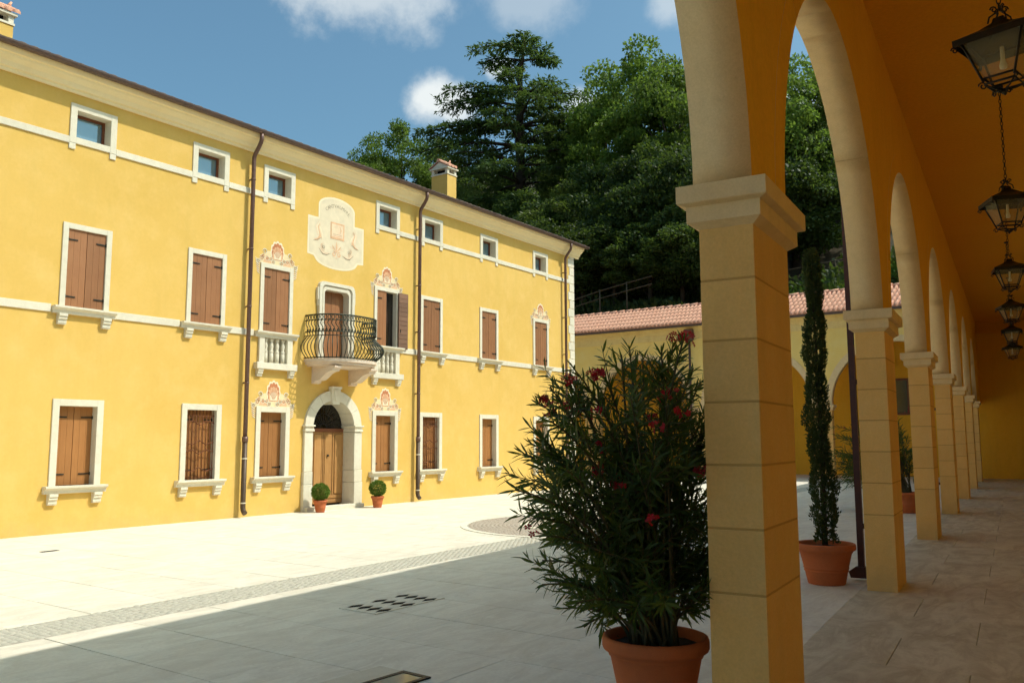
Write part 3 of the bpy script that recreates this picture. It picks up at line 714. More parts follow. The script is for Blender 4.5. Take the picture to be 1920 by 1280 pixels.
for s_ in (-1, 1):                                       # horns of plenty and reclining figures, as loose brushwork
    for k in range(5):
        ribbon([(CEN+s_*(.60-.02*k), 7.02-.03*k), (CEN+s_*(.68-.03*k), 6.86), (CEN+s_*(.64-.04*k), 6.70), (CEN+s_*(.52-.01*k), 6.60-.01*k)], .035, (3, 1, 0, 3, 1)[k], 2.8+.3*k, mb)
    ribbon([(CEN+s_*.74, 6.52), (CEN+s_*.62, 6.55), (CEN+s_*.55, 6.64), (CEN+s_*.57, 6.72)], .06, 0, 4.6, mb)
    ribbon([(CEN+s_*.76, 6.50), (CEN+s_*.64, 6.53), (CEN+s_*.52, 6.60)], .02, 2, 5, mb)
    ribbon([(CEN+s_*.58, 6.36), (CEN+s_*.46, 6.25), (CEN+s_*.34, 6.24), (CEN+s_*.22, 6.28)], .05, 3, 2.8, mb)
    ribbon([(CEN+s_*.58, 6.33), (CEN+s_*.45, 6.21), (CEN+s_*.33, 6.21), (CEN+s_*.20, 6.26)], .022, 2, 4, mb)
    for k in range(5): ribbon(scroll(CEN+s_*(.44+.045*(k % 2)), 6.32+.035*k, .05, s_, 1.1, k), .016, (0, 3, 2, 0, 3)[k], 3.4, mb)
    for k in range(3): ribbon([(CEN, 6.32), (CEN+s_*(.05+.06*k), 6.42+.02*(2-k)), (CEN+s_*(.06+.09*k), 6.56-.07*k)], .035, (3, 0, 3)[k], 3+.3*k, mb)
    ribbon(scroll(CEN+s_*.09, 6.27, .07, s_, 1.2, 1), .03, 0, 3.8, mb)
ribbon([(CEN, 6.30), (CEN, 6.46), (CEN, 6.60)], .045, 0, 4.4, mb); ribbon([(CEN-.12, 6.22), (CEN, 6.18), (CEN+.12, 6.22)], .05, 3, 3.3, mb); ribbon([(CEN, 6.2), (CEN+.01, 6.04)], .04, 1, 3.3, mb)
mb.build('painted_figures', ['fresco_pink', 'fresco_white', 'fresco_grey', 'fresco_pale'], arms)
lt = MB(); word = 'CANTVALMVRE'; xw = FX+.0075
for k, ch in enumerate(word):
    cu = bpy.data.curves.new('letter', 'FONT'); cu.body = ch; cu.size = .125; cu.align_x = 'CENTER'; cu.resolution_u = 2
    to = bpy.data.objects.new('letter', cu); COL.objects.link(to)
    bpy.context.view_layer.update(); me = bpy.data.meshes.new_from_object(to.evaluated_get(bpy.context.evaluated_depsgraph_get()))
    a = R(-47+94*k/(len(word)-1)); cy, cz = CEN+.02+.47*math.sin(a), 7.02+.40*math.cos(a)+.04
    ta = -a*.8
    vs = [(xw, cy+v.co.x*math.cos(ta)-v.co.y*math.sin(ta), cz+v.co.x*math.sin(ta)+v.co.y*math.cos(ta)) for v in me.vertices]
    lt.add(vs, [tuple(p.vertices) for p in me.polygons]); bpy.data.objects.remove(to); bpy.data.meshes.remove(me)
lt.build('lettering', 'fresco_grey', arms)
# entrance door -------------------------------------------------------
def arch_ring(mb, cy, zs_, r0, r1, x0, x1, a0=0, a1=PI, n=18, mi=0, sz=1.0):
    """curved stone block in the facade plane (arch about cy, zs_)"""
    o = len(mb.v)
    for k in range(n+1):
        a = a0+(a1-a0)*k/n
        for r in (r0, r1):
            for x in (x0, x1): mb.v.append((x, cy+r*math.cos(a), zs_+r*math.sin(a)*sz))
    for k in range(n):
        p, q = o+4*k, o+4*k+4
        for f in ((p+1, p+3, q+3, q+1), (p, q, q+2, p+2), (p, p+1, q+1, q), (p+2, q+2, q+3, p+3)): mb.f.append(f); mb.m.append(mi); mb.sm.append(False)
    for p, fl in ((o, 1), (o+4*n, 0)):
        f = (p, p+2, p+3, p+1); mb.f.append(f if fl else f[::-1]); mb.m.append(mi); mb.sm.append(False)
DO = .675
door = MB().box(FX-.02, FX+.20, CEN-DO-.25, CEN+DO+.25, -.01, .10, ch=.01).build('entrance_door', 'white_stone', villa)
for s_ in (-1, 1):
    z = 0.0
    for h, pw in ((.62, .02), (.30, .012), (.94, .0)):
        MB().box(FX-.42, FX+.07+pw, CEN+s_*DO, CEN+s_*(DO+.26+pw), z+.003, z+h-.003, ch=.008).build('jamb_stone', 'white_stone', door); z += h
    MB().box(FX-.42, FX+.10, CEN+s_*(DO-.02), CEN+s_*(DO+.27), 1.863, 1.92, ch=.006).box(FX-.42, FX+.085, CEN+s_*(DO-.01), CEN+s_*(DO+.255), 1.92, 1.98, ch=.006).box(FX-.42, FX+.12, CEN+s_*(DO-.03), CEN+s_*(DO+.29), 1.98, 2.02, ch=.006).build('impost', 'white_stone', door)
    for (a0, a1) in ((0, 32), (32, 57), (57, 81)):
        m_ = MB(); b0, b1 = R(a0+.3), R(a1-.3)
        if s_ < 0: b0, b1 = PI-R(a1-.3), PI-R(a0+.3)
        arch_ring(m_, CEN, 2.02-.06, DO-.005, DO+.245, FX-.42, FX+.065, b0, b1, 7, 0, .98); m_.build('voussoir', 'white_stone', door)
MB().prism([(CEN-.11, 2.53), (CEN+.11, 2.53), (CEN+.15, 2.92), (CEN-.15, 2.92)], FX-.42, FX+.11, 'x').prism([(CEN-.16, 2.90), (CEN+.16, 2.90), (CEN+.16, 2.96), (CEN-.16, 2.96)], FX, FX+.14, 'x').prism([(CEN-.05, 2.62), (CEN+.05, 2.62), (CEN+.08, 2.88), (CEN-.08, 2.88)], FX+.1, FX+.135, 'x').build('keystone', 'white_stone', door)
DX = FX-.34
for s_ in (-1, 1):
    lf = MB(); ya, yb = (CEN-DO, CEN-.005) if s_ < 0 else (CEN+.005, CEN+DO)
    lf.box(DX-.05, DX, ya, yb, .11, 1.86)
    lo = lf.build('door_leaf', 'door_wood', door); w2 = (yb-ya)/2
    for k in range(2):
        a, b = ya+k*w2+.045, ya+(k+1)*w2-.045
        for (za, zb) in ((.34, 1.80),):
            MB().box(DX+.0005, DX+.022, a, b, za, zb, ch=.016).build('door_panel', 'door_wood', door)
    for z_ in (.16, .27): MB().box(DX+.0005, DX+.014, ya+.01, yb-.01, z_-.035, z_+.035, ch=.006).build('door_rail', 'door_wood', door)
    for y_ in (ya+.02, (ya+yb)/2, yb-.02): MB().box(DX+.0005, DX+.016, y_-.018, y_+.018, .33, 1.83, ch=.005).build('door_stile', 'door_wood', door)
knob = MB().lathe([(.012, 0), (.028, .012), (.03, .03), (.012, .045)], 0, 0, 10).build('door_knob', 'hinge_iron', door, (DX+.02, CEN+.14, 1.28))
knob.rotation_euler = (0, PI/2, 0)
MB().box(DX-.05, DX+.03, CEN-DO, CEN+DO, 1.865, 1.945).build('transom', 'frame_wood', door)
fan = [(CEN+(DO+.02)*math.cos(a), 1.94+(DO+.02)*math.sin(a)) for a in [PI*k/20 for k in range(21)]]
MB().prism(fan, DX-.06, DX-.05, 'x').build('fanlight_pane', 'dark_glass', door)
for k in range(11):
    a = PI*(k+.5)/11
    MB().tube([(DX+.0, CEN+.10*math.cos(a), 1.96+.10*math.sin(a)), (DX+.0, CEN+.60*math.cos(a), 1.96+.60*math.sin(a))], .0085, 5).build('fanlight_bar', 'iron', door)
MB().tube([(DX+.005, CEN+.11*math.cos(PI*k/12), 1.95+.11*math.sin(PI*k/12)) for k in range(13)], .012, 5).tube([(DX+.005, CEN+.36*math.cos(PI*k/16), 1.95+.36*math.sin(PI*k/16)) for k in range(17)], .008, 5).build('fanlight_arc', 'iron', door)
# balcony door ----------------------------------------------------------
def round_door(hw, zt, r, n=6):
    P = [(CEN+hw, 3.56)]+[(CEN+hw-r+r*math.cos(PI/2*k/n), zt-r+r*math.sin(PI/2*k/n)) for k in range(n+1)]
    P += [(CEN-hw+r-r*math.sin(PI/2*k/n), zt-r+r*math.cos(PI/2*k/n)) for k in range(n+1)]+[(CEN-hw, 3.56)]
    return P
def moulding(outer, inner, x0, x1):
    m_ = MB(); n = len(outer); vs = [(x1, *p) for p in outer]+[(x1, *p) for p in inner]+[(x0, *p) for p in outer]+[(x0, *p) for p in inner]; fs = []
    for i in range(n-1): fs += [(i, i+1, n+i+1, n+i), (n+i, n+i+1, 3*n+i+1, 3*n+i), (i+1, i, 2*n+i, 2*n+i+1)]
    return m_.add(vs, fs)
bd = moulding(round_door(.585, 5.52, .13), round_door(.50, 5.44, .12), FX-.01, FX+.09).build('balcony_door', 'white_stone', villa)
moulding(round_door(.51, 5.45, .12), round_door(.455, 5.40, .11), FX-.01, FX+.045).build('moulding', 'white_stone', bd)
moulding(round_door(.462, 5.405, .11), round_door(.405, 5.33, .10), FX-.22, FX+.065).build('moulding', 'white_stone', bd)
for s_ in (-1, 1):
    MB().box(FX-.01, FX+.07, CEN+s_*.575, CEN+s_*.63, 5.05, 5.36, ch=.01).box(FX-.01, FX+.06, CEN+s_*.575, CEN+s_*.61, 4.9, 5.06, ch=.01).build('shoulder_scroll', 'white_stone', bd)
    ya, yb = (CEN-.40, CEN-.004) if s_ < 0 else (CEN+.004, CEN+.40)
    shutter_leaf(ya, yb, 3.6, 5.36, FX-.14).build('shutter', 'shutter_wood', bd)
# balcony -----------------------------------------------------------------
BA, BB, BE = 1.0, .98, .74
def plan(t, d=0.0):
    c, s_ = math.cos(t), math.sin(t)
    return FX+(BB+d)*abs(s_)**BE, CEN-(BA+d)*math.copysign(abs(c)**BE, c)
ths = [PI*k/48 for k in range(49)]
def plan_prism(d, z0, z1):
    return MB().prism([(FX-.02, plan(0, d)[1])]+[plan(t_, d) for t_ in ths]+[(FX-.02, plan(PI, d)[1])], z0, z1, 'z')
bal = plan_prism(-.04, 3.50, 3.575).build('balcony', 'balcony_stone', villa)
plan_prism(-.08, 3.44, 3.50).build('slab_moulding', 'balcony_stone', bal)
plan_prism(-.14, 3.40, 3.44).build('slab_moulding', 'balcony_stone', bal)
corb = [(0, 3.40), (.80, 3.40), (.80, 3.36), (.74, 3.33), (.72, 3.28), (.62, 3.27), (.50, 3.23), (.40, 3.16), (.28, 3.09), (.18, 3.07), (.12, 3.08), (.10, 3.02), (0, 3.00)]
for s_ in (-1, 1): MB().prism([(FX+a-.004, b) for a, b in corb], CEN+s_*.60-.11, CEN+s_*.60+.11, 'y').build('corbel', 'balcony_stone', bal)
ZB, ZT = 3.60, 4.62
def rail(z, d, r, name='rail'):
    MB().tube([(*plan(t_, d), z) for t_ in ths], r, 6).build(name, 'iron_green', bal)
rail(ZB, -.05, .014); rail(ZT, -.06, .018, 'handrail'); rail(ZT-.13, -.06, .012); rail(4.22, -.06, .013); rail(4.12, -.05, .011)
nb = 34
arcl = [0]
fine = [plan(PI*k/400) for k in range(401)]
for a, b in zip(fine, fine[1:]): arcl.append(arcl[-1]+math.hypot(a[0]-b[0], a[1]-b[1]))
for k in range(nb):
    tgt = arcl[-1]*(k+.5)/nb; i = next(j for j in range(401) if arcl[j] >= tgt); t_ = PI*i/400
    pts = []
    for u in [j/16 for j in range(17)]:
        z = ZB+(4.22-ZB)*u
        d = -.05+.17*math.sin(PI*min(1, u/.78))**1.0*(1 if u < .78 else 0)-(.05*math.sin(PI*(u-.78)/.22) if u >= .78 else 0)
        pts.append((*plan(t_, d), z))
    MB().tube(pts, .0115, 5).build('baluster', 'iron_green', bal)
    # curled neck between the two upper rails
    x0, y0_ = plan(t_, -.06); x1, y1_ = plan(min(PI, t_+.03), -.06); ty, tx = (y1_-y0_), (x1-x0); l = math.hypot(tx, ty) or 1; tx /= l; ty /= l
    pts = [(x0+tx*.034*math.sin(2*PI*u), y0_+ty*.034*math.sin(2*PI*u), 4.22+(ZT-.13-4.22)*u) for u in [j/10 for j in range(11)]]
    tag(MB().tube(pts, .011, 5).tube([(x0+tx*.032*math.cos(a), y0_+ty*.032*math.cos(a), ZT-.065+.055*math.sin(a)) for a in [2*PI*j/10 for j in range(11)]], .010, 4).tube([(x0+tx*(.03+.022*math.cos(a)), y0_+ty*(.03+.022*math.cos(a)), 4.245+.035*math.sin(a)) for a in [2*PI*j/8 for j in range(9)]], .011, 4).tube([(*plan(t_, -.05), ZB), (*plan(t_, -.05), ZB-.03)], .012, 5).build('baluster_scroll', 'iron_green', bal), kind='stuff')

# ================================================================== ARCADE (near gallery) and FAR WING
SP, CD, CT = 5.56, .83, .31                    # column spacing, depth along the arcade, wall thickness
NI, NO = -1.19, -1.50                          # inner and outer wall faces
ZS, AR, RING = 3.09, 2.365, .26                # springing, arch radius, arch ring
ZC, ZE = 6.58, 7.0                             # ceiling, eave
arc = empty('arcade_building', (0, 0, 0), AROT)
tag(arc, 'ochre arcade on square cream stone columns along the right, with its own ceiling', 'arcade')
SC = [4.70+SP*k for k in range(-1, 6)]+[37.75]
JZ = [0, .82, 1.165, 1.51, 1.855, 2.20, 2.545, 2.87]
block_meshes = []
for a, b in zip(JZ, JZ[1:]):
    block_meshes.append(MB().box(-CT/2, CT/2, -CD/2, CD/2, a+(.006 if a else 0), b-.006, ch=.0025).mesh('block', 'column_stone'))
core_me = MB().box(-CT/2+.0018, CT/2-.0018, -CD/2+.0018, CD/2-.0018, 0, 2.9).mesh('column', 'column_joint')
cm = MB()
def capital_rings(mb, hx, hy):
    prof = [(.0, 2.845), (.055, 2.880), (.055, 2.972), (.066, 2.976), (.095, 2.984), (.10, 2.99), (.10, 3.088)]
    vs = []; fs = []
    for d, z in prof: vs += [(-hx-d, -hy-d, z), (hx+d, -hy-d, z), (hx+d, hy+d, z), (-hx-d, hy+d, z)]
    for i in range(len(prof)-1):
        for k in range(4): fs.append((4*i+k, 4*i+(k+1) % 4, 4*i+4+(k+1) % 4, 4*i+4+k))
    n = len(prof)-1; fs += [(3, 2, 1, 0), (4*n, 4*n+1, 4*n+2, 4*n+3)]
    mb.add(vs, fs)
capital_rings(cm, CT/2, CD/2); cap_me = cm.mesh('capital', 'arch_stone')
def column(parent, loc, rz=0):
    c = link('column', core_me, parent, loc, rz)
    for me in block_meshes: link('block', me, c)
    link('capital', cap_me, c); return c
for s_ in SC: column(arc, ((NI+NO)/2, s_+CD/2, 0))
def arch_wall(mb, spans, piers, h, ztop, p0, p1, axis, mi0=0, mi1=1):
    """wall sheet pair above columns; spans = [(centre, radius)], piers = [(a, b)], faces at p0 (mi0) and p1 (mi1)"""
    def V(u, z, p): return (p, u, z) if axis == 'y' else (u, p, z)
    def quad(u0, z0, u1, z1):
        for p, fl, mi in ((p0, 0, mi0), (p1, 1, mi1)):
            q = [V(u0, z0, p), V(u1, z1, p), V(u1, ztop, p), V(u0, ztop, p)]
            mb.add(q if fl else q[::-1], [(0, 1, 2, 3)], mi)
    for a, b in piers: quad(a, h, b, h)
    for c, r in spans:
        n = 32
        for k in range(n):
            a0, a1 = PI-PI*k/n, PI-PI*(k+1)/n
            quad(c+r*math.cos(a0), h+r*math.sin(a0), c+r*math.cos(a1), h+r*math.sin(a1))
def ring_block(mb, c, h, r0, r1, p0, p1, axis, a0, a1, n=8, mi_in=0, mi=1):
    """voussoir: stone; its face at p1 takes mi, at p0 mi_in"""
    def V(u, z, p): return (p, u, z) if axis == 'y' else (u, p, z)
    o = len(mb.v)
    for k in range(n+1):
        a = a0+(a1-a0)*k/n
        for r in (r0, r1):
            for p in (p0, p1): mb.v.append(V(c+r*math.cos(a), h+r*math.sin(a), p))
    for k in range(n):
        p, q = o+4*k, o+4*k+4
        for f, m_, sm in (((p+1, p+3, q+3, q+1), mi, 0), ((p, q, q+2, p+2), mi_in, 0), ((p, p+1, q+1, q), mi, 1), ((p+2, q+2, q+3, p+3), mi, 1)):
            mb.f.append(f); mb.m.append(m_); mb.sm.append(bool(sm))
    for p in (o, o+4*n): mb.f.append((p, p+2, p+3, p+1)); mb.m.append(mi); mb.sm.append(False)
aw = MB(); spans = []; piers = []
for a, b in zip(SC, SC[1:]):
    spans.append(((a+CD+b)/2, (b-a-CD)/2))
RO = [(c, r+RING-.004) for c, r in spans]
edges = [RO[0][0]-RO[0][1]-1.6]
# pier strips between neighbouring rings (rings overlap the pier width), trimmed so that the wall opening follows the ring's back
def trimmed(rings, h, ztop, mb, p0, p1, axis, mi0, mi1, first, last):
    def V(u, z, p): return (p, u, z) if axis == 'y' else (u, p, z)
    us = set([first, last])
    for c, r in rings: us |= {c+r*math.cos(PI*k/40) for k in range(41)}
    for (c, r), (c2, r2) in zip(rings, rings[1:]): us.add((c+r+c2-r2)/2)
    us = sorted(u for u in us if first <= u <= last)
    def low(u):
        z = h
        for c, r in rings:
            d = r*r-(u-c)**2
            if d > 0: z = max(z, h+math.sqrt(d))
        return z
    for a, b in zip(us, us[1:]):
        if b-a < 1e-5: continue
        za, zb = low(a), low(b)
        for p, fl, mi in ((p0, 0, mi0), (p1, 1, mi1)):
            q = [V(a, za, p), V(b, zb, p), V(b, ztop, p), V(a, ztop, p)]
            mb.add(q if fl else q[::-1], [(0, 1, 2, 3)], mi)
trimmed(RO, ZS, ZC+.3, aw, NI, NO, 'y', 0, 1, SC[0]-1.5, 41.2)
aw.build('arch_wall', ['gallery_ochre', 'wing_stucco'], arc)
def voussoirs(parent, rings, h, p0, p1, axis, mats, cuts=(0, 42, 84, 96, 138, 180)):
    for c, r in rings:
        for a0, a1 in zip(cuts, cuts[1:]):
            m_ = MB(); ring_block(m_, c, h, r, r+RING, p0, p1, axis, R(a0)+.0008, R(a1)-.0008, 10); m_.build('voussoir', mats, parent)
voussoirs(arc, spans, ZS, NI+.002, NO-.028, 'y', ['gallery_ochre', 'arch_stone'])
# ceiling, back wall, end wall
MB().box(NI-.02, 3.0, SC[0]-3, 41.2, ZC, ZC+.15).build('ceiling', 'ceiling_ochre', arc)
MB().box(2.45, 2.7, SC[0]-3, 41.2, -.05, ZC-.002).build('back_wall', 'wing_stucco', arc)  # unseen wall, given the paler paint to bounce light into the gallery
MB().box(NO-.2, 2.7, 41.2, 41.45, -.05, ZC+.3).build('end_wall', 'gallery_ochre', arc)
MB().box(NI+.003, 2.45, 41.0, 41.2, 6.08, ZC-.003).build('end_beam', 'ceiling_ochre', arc)
MB().prism([(NO-.42, ZE-.10), (NO-.42, ZE), (.7, ZE+1.0), (3.2, ZE), (3.2, ZE-.10), (.7, ZE+.9)], SC[0]-3, 42.2, 'y').build('roof', 'roof_tile', arc)
MB().prism([(NO+.004, 6.5), (NO-.06, 6.5), (NO-.08, 6.72), (NO-.2, 6.84), (NO-.2, 6.9), (NO+.004, 6.9)], SC[0]-3, 36.9, 'y').build('cornice', 'wing_cornice', arc)
MB().box(NO-.46, NO-.30, SC[0]-3, 36.4, 6.86, 6.97).build('gutter', 'gutter_brown', arc)
# square downpipes fixed to the outer side of two columns
for s_, nm in ((10.95, 1), (22.05, 0)):
    dp = MB().box(NO-.185, NO-.115, s_-.035, s_+.035, .09, 6.9).box(NO-.13, NO+.0, s_-.02, s_+.02, 2.3, 2.36).box(NO-.13, NO+.0, s_-.02, s_+.02, .6, .66)
    d_o = dp.build('downpipe', 'pipe_red', arc)
    MB().prism([(NO-.27, .03), (NO-.10, .03), (NO-.10, .16), (NO-.21, .16), (NO-.29, .10)], s_-.05, s_+.05, 'y').build('shoe', 'pipe_red', d_o)

# ---- far wing across the end of the court
wing = empty('gallery_wing', (0, WY, 0))
tag(wing, 'low yellow arcaded wing with pink tiled roof closing the far end of the court', 'building')
WCX = [-10.20, -15.78, -21.36, -26.94]
WT = .31
for x in WCX: column(wing, (x, WT/2, 0), PI/2)
wr = [((a+b)/2, (abs(a-b)-CD)/2) for a, b in zip(WCX, WCX[1:])]
wr = [((-4.75-.0+WCX[0]+CD/2)/2+.0, (-4.75-WCX[0]-CD/2)/2)]+wr
wr.sort()
ww = MB(); wro = [(c, r+RING-.004) for c, r in wr]
trimmed(wro, ZS, 6.9, ww, WT, 0, 'x', 0, 1, -29, -4.62)
ww.f = [f[::-1] for f in ww.f]
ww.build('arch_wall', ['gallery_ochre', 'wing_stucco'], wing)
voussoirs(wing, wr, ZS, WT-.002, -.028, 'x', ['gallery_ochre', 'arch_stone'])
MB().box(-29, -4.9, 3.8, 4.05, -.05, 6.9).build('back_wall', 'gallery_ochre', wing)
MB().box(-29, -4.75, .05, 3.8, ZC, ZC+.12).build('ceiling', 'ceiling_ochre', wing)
MB().box(-29.2, -29, 0, 4.05, -.05, 6.9).build('side_wall', 'wing_stucco', wing)
MB().prism([(.002, 6.30), (-.035, 6.30), (-.04, 6.60), (-.07, 6.64), (-.09, 6.76), (-.15, 6.86), (-.15, 6.92), (.002, 6.92)], -4.8, -29, 'x').build('cornice', 'wing_cornice', wing)
MB().box(-29, -4.7, -.44, -.30, 6.86, 6.97).build('gutter', 'gutter_brown', wing)
EAV = -.46; RDG = 2.25; a_ = R(24); RZ = 7.0+(RDG-EAV)*math.tan(a_)
rf = MB().prism([(EAV+.06, 6.93), (EAV, 6.97), (RDG, RZ), (4.5, 7.0), (4.5, 6.93), (RDG, RZ-.08)], -29.3, -3.2, 'x')
rf.v = [(v[0], v[1], v[2]) for v in rf.v]
rf_o = rf.build('roof', 'roof_tile', wing)
tm = MB(); ln = math.hypot(RDG-EAV, RZ-7.0)
tile_rows((-29.2, EAV-.05, 6.985), (1, 0, 0), (0, math.cos(a_), math.sin(a_)), (0, -math.sin(a_), math.cos(a_)), 129, .2, ln, 5, .070, tm, 6, 1.25, .0025, .97)
tag(tm.build('roof_tiles', 'roof_tile', rf_o), kind='stuff')
rg = MB()
for k in range(58): rg.tube([(-29.2+k*.45, RDG, RZ+.035), (-29.2+k*.45+.47, RDG, RZ+.055)], [.10, .115], 8)
tag(rg.build('ridge_tiles', 'roof_tile', rf_o), kind='stuff')
hp = MB().prism([(-.20, 6.86), (.20, 6.86), (.20, 6.40), (.10, 6.28), (-.10, 6.28), (-.20, 6.40)], -.30, -.08, 'y').build('hopper_head', 'pipe_brown', wing, (WCX[1]-.25, 0, -.12))
MB().tube([(WCX[1]-.25, -.16, 6.2), (WCX[1]-.25, -.16, .1)], .06, 8).build('downpipe', 'pipe_brown', wing)
wn_ = MB().box(-8.42, -7.40, 3.74, 3.80, 2.7, 4.32).build('window', 'frame_wood', wing)
MB().box(-8.32, -7.50, 3.72, 3.745, 2.8, 4.22).build('pane', 'dark_glass', wn_)
sp = MB().tube([(-8.0, 3.8, 4.95), (-8.0, 3.55, 5.0), (-8.0, 3.45, 4.95)], .02, 6).tube([(-8.0, 3.5, 5.02), (-8.0, 3.38, 4.82)], [.05, .09], 10).build('wall_lamp', 'iron', wing)

# ================================================================== LANTERNS
lan = empty('hanging_lantern')
def sqring(mb, h0, z0, h1, z1, t_=.012):
    mb.add([(-h0, -h0, z0), (h0, -h0, z0), (h0, h0, z0), (-h0, h0, z0), (-h1, -h1, z1), (h1, -h1, z1), (h1, h1, z1), (-h1, h1, z1)], [(0, 1, 5, 4), (1, 2, 6, 5), (2, 3, 7, 6), (3, 0, 4, 7)])
LZ0, LZ1, LH0, LH1 = .10, .43, .115, .235         # glass body: bottom, top, half widths
rf_ = MB(); sqring(rf_, LH1+.045, LZ1+.0, LH1*.55, LZ1+.085); sqring(rf_, LH1*.55, LZ1+.085, .05, LZ1+.15); sqring(rf_, .05, LZ1+.15, .04, LZ1+.19)
sqring(rf_, LH1+.045, LZ1-.055, LH1+.047, LZ1+.002); rf_.build('cap', 'iron', lan)
fr = MB()
for sx in (-1, 1):
    for sy in (-1, 1): fr.tube([(sx*LH0, sy*LH0, LZ0-.03), (sx*LH1, sy*LH1, LZ1)], .011, 5)
for h_, z_ in ((LH0, LZ0), (LH0-.003, LZ0-.05), (LH1, LZ1)):
    fr.tube([(-h_, -h_, z_), (h_, -h_, z_), (h_, h_, z_), (-h_, h_, z_), (-h_, -h_, z_)], .010, 5)
fr.build('frame', 'iron', lan)
for k in range(4):
    c_, s_ = [(0, -1), (1, 0), (0, 1), (-1, 0)][k]; a, b = LH0-.004, LH1-.004
    t1 = (-s_, c_)
    vs = [(c_*a+t1[0]*a, s_*a+t1[1]*a, LZ0), (c_*a-t1[0]*a, s_*a-t1[1]*a, LZ0), (c_*b-t1[0]*b, s_*b-t1[1]*b, LZ1), (c_*b+t1[0]*b, s_*b+t1[1]*b, LZ1)]
    MB().add(vs, [(0, 1, 2, 3)]).build('pane', 'lantern_glass', lan)
MB().lathe([(.016, .37), (.018, .30), (.016, .27), (.022, .24), (.03, .21), (.026, .185), (.008, .178)], 0, 0, 10).build('bulb', 'bulb_glass', lan)
def curl(c, r, ang, n=14, turns=1.2, flip=1):
    ca, sa = math.cos(ang), math.sin(ang)
    pts = []
    for k in range(n+1):
        u = k/n; q = 2*PI*turns*u; rr_ = r*(1-.7*u); h_ = rr_*math.cos(q)*1.0; v_ = rr_*math.sin(q)*flip
        pts.append((c[0]+ca*h_, c[1]+sa*h_, c[2]+v_))
    return pts
sc_ = MB()
for k in range(4):
    an = PI/4+PI/2*k; rad = LH0*1.414
    sc_.tube(curl((math.cos(an)*(rad+.01), math.sin(an)*(rad+.01), LZ0-.065), .036, an), .0065, 4)
    sc_.tube([(math.cos(an)*rad, math.sin(an)*rad, LZ0-.05), (math.cos(an)*rad*.5, math.sin(an)*rad*.5, LZ0-.085), (0, 0, LZ0-.10)], .007, 4)
    sc_.tube(curl((math.cos(an)*.035, math.sin(an)*.035, LZ0-.105), .024, an, 10), .0065, 4)
    sc_.tube([(math.cos(an)*.10, math.sin(an)*.10, LZ1+.145), (math.cos(an)*.085, math.sin(an)*.085, LZ1+.20), (math.cos(an)*.02, math.sin(an)*.02, LZ1+.245)], .0075, 4)
    sc_.tube(curl((math.cos(an)*.045, math.sin(an)*.045, LZ1+.265), .03, an, 10), .007, 4)
    an2 = PI/2*k; sc_.tube(curl((math.cos(an)*(LH1+.045)*1.36, math.sin(an)*(LH1+.045)*1.36, LZ1-.08), .03, an, 10), .0065, 4)
sc_.lathe([(.006, LZ0-.145), (.016, LZ0-.13), (.02, LZ0-.11), (.006, LZ0-.095)], 0, 0, 8)
tag(sc_.build('scrollwork', 'iron', lan), kind='stuff')
chn = MB(); ztop = ZC-4.50; z = LZ1+.26; k = 0
while z < ztop-.02:
    an = 0 if k % 2 else PI/2; chn.tube([(math.cos(an)*.016*math.cos(q), math.sin(an)*.016*math.cos(q), z+.03+.034*math.sin(q)) for q in [2*PI*j/8 for j in range(9)]], .0055, 4, 0, False); z += .054; k += 1
chn.lathe([(.055, ztop-.03), (.05, ztop-.005)], 0, 0, 10)
chn.build('chain', 'iron', lan)
LL = ['large wrought iron lantern hanging nearest, cut by the right edge', 'second iron lantern from the front on its long chain', 'third hanging iron lantern along the arcade ceiling', 'fourth hanging iron lantern, partly behind the third', 'fifth hanging iron lantern, pale pane towards the court', 'smallest and farthest iron lantern, before the end wall']
for k in range(6):
    o = lan if k == 0 else copy_tree(lan)
    o.location = A2W(.10, 7.88+SP*k, 4.50); o.rotation_euler = (0, 0, R((-14, 24, 12, 20, 5, 16)[k]))
    tag(o, LL[k], 'lantern', 'lanterns hanging in a row under the arcade ceiling')

# ================================================================== COURTYARD DETAILS
# floor drain: slab pierced by three rows of four diamond holes
dx0, dx1, dy0, dy1 = -6.41, -5.90, 6.10, 7.12; ddz = .008
dr = MB(); cw = (dx1-dx0)/4; chh = (dy1-dy0)/3
for i in range(4):
    for j in range(3):
        a, b, c_, d = dx0+i*cw, dx0+(i+1)*cw, dy0+j*chh, dy0+(j+1)*chh
        mx_, my_ = (a+b)/2, (c_+d)/2; hx, hy = cw*.47, chh*.38
        V = [(a, c_), (b, c_), (b, d), (a, d), (mx_, my_-hy), (mx_+hx, my_), (mx_, my_+hy), (mx_-hx, my_), (mx_, c_), (b, my_), (mx_, d), (a, my_)]
        vs = [(p[0], p[1], ddz) for p in V]+[(p[0], p[1], -.005) for p in V[4:8]]
        dr.add(vs, [(0, 8, 4, 7, 11), (8, 1, 9, 5, 4), (9, 2, 10, 6, 5), (10, 3, 11, 7, 6), (4, 5, 13, 12), (5, 6, 14, 13), (6, 7, 15, 14), (7, 4, 12, 15)])
dr.add([(dx0, dy0, ddz), (dx1, dy0, ddz), (dx1, dy1, ddz), (dx0, dy1, ddz), (dx0, dy0, 0), (dx1, dy0, 0), (dx1, dy1, 0), (dx0, dy1, 0)], [(4, 5, 1, 0), (5, 6, 2, 1), (6, 7, 3, 2), (7, 4, 0, 3)])
dr_o = empty('drain_slab'); tag(dr_o, 'stone drain slab with twelve diamond holes in the shaded paving', 'drain')
dr.build('pierced_stone', 'slab_stone', dr_o)
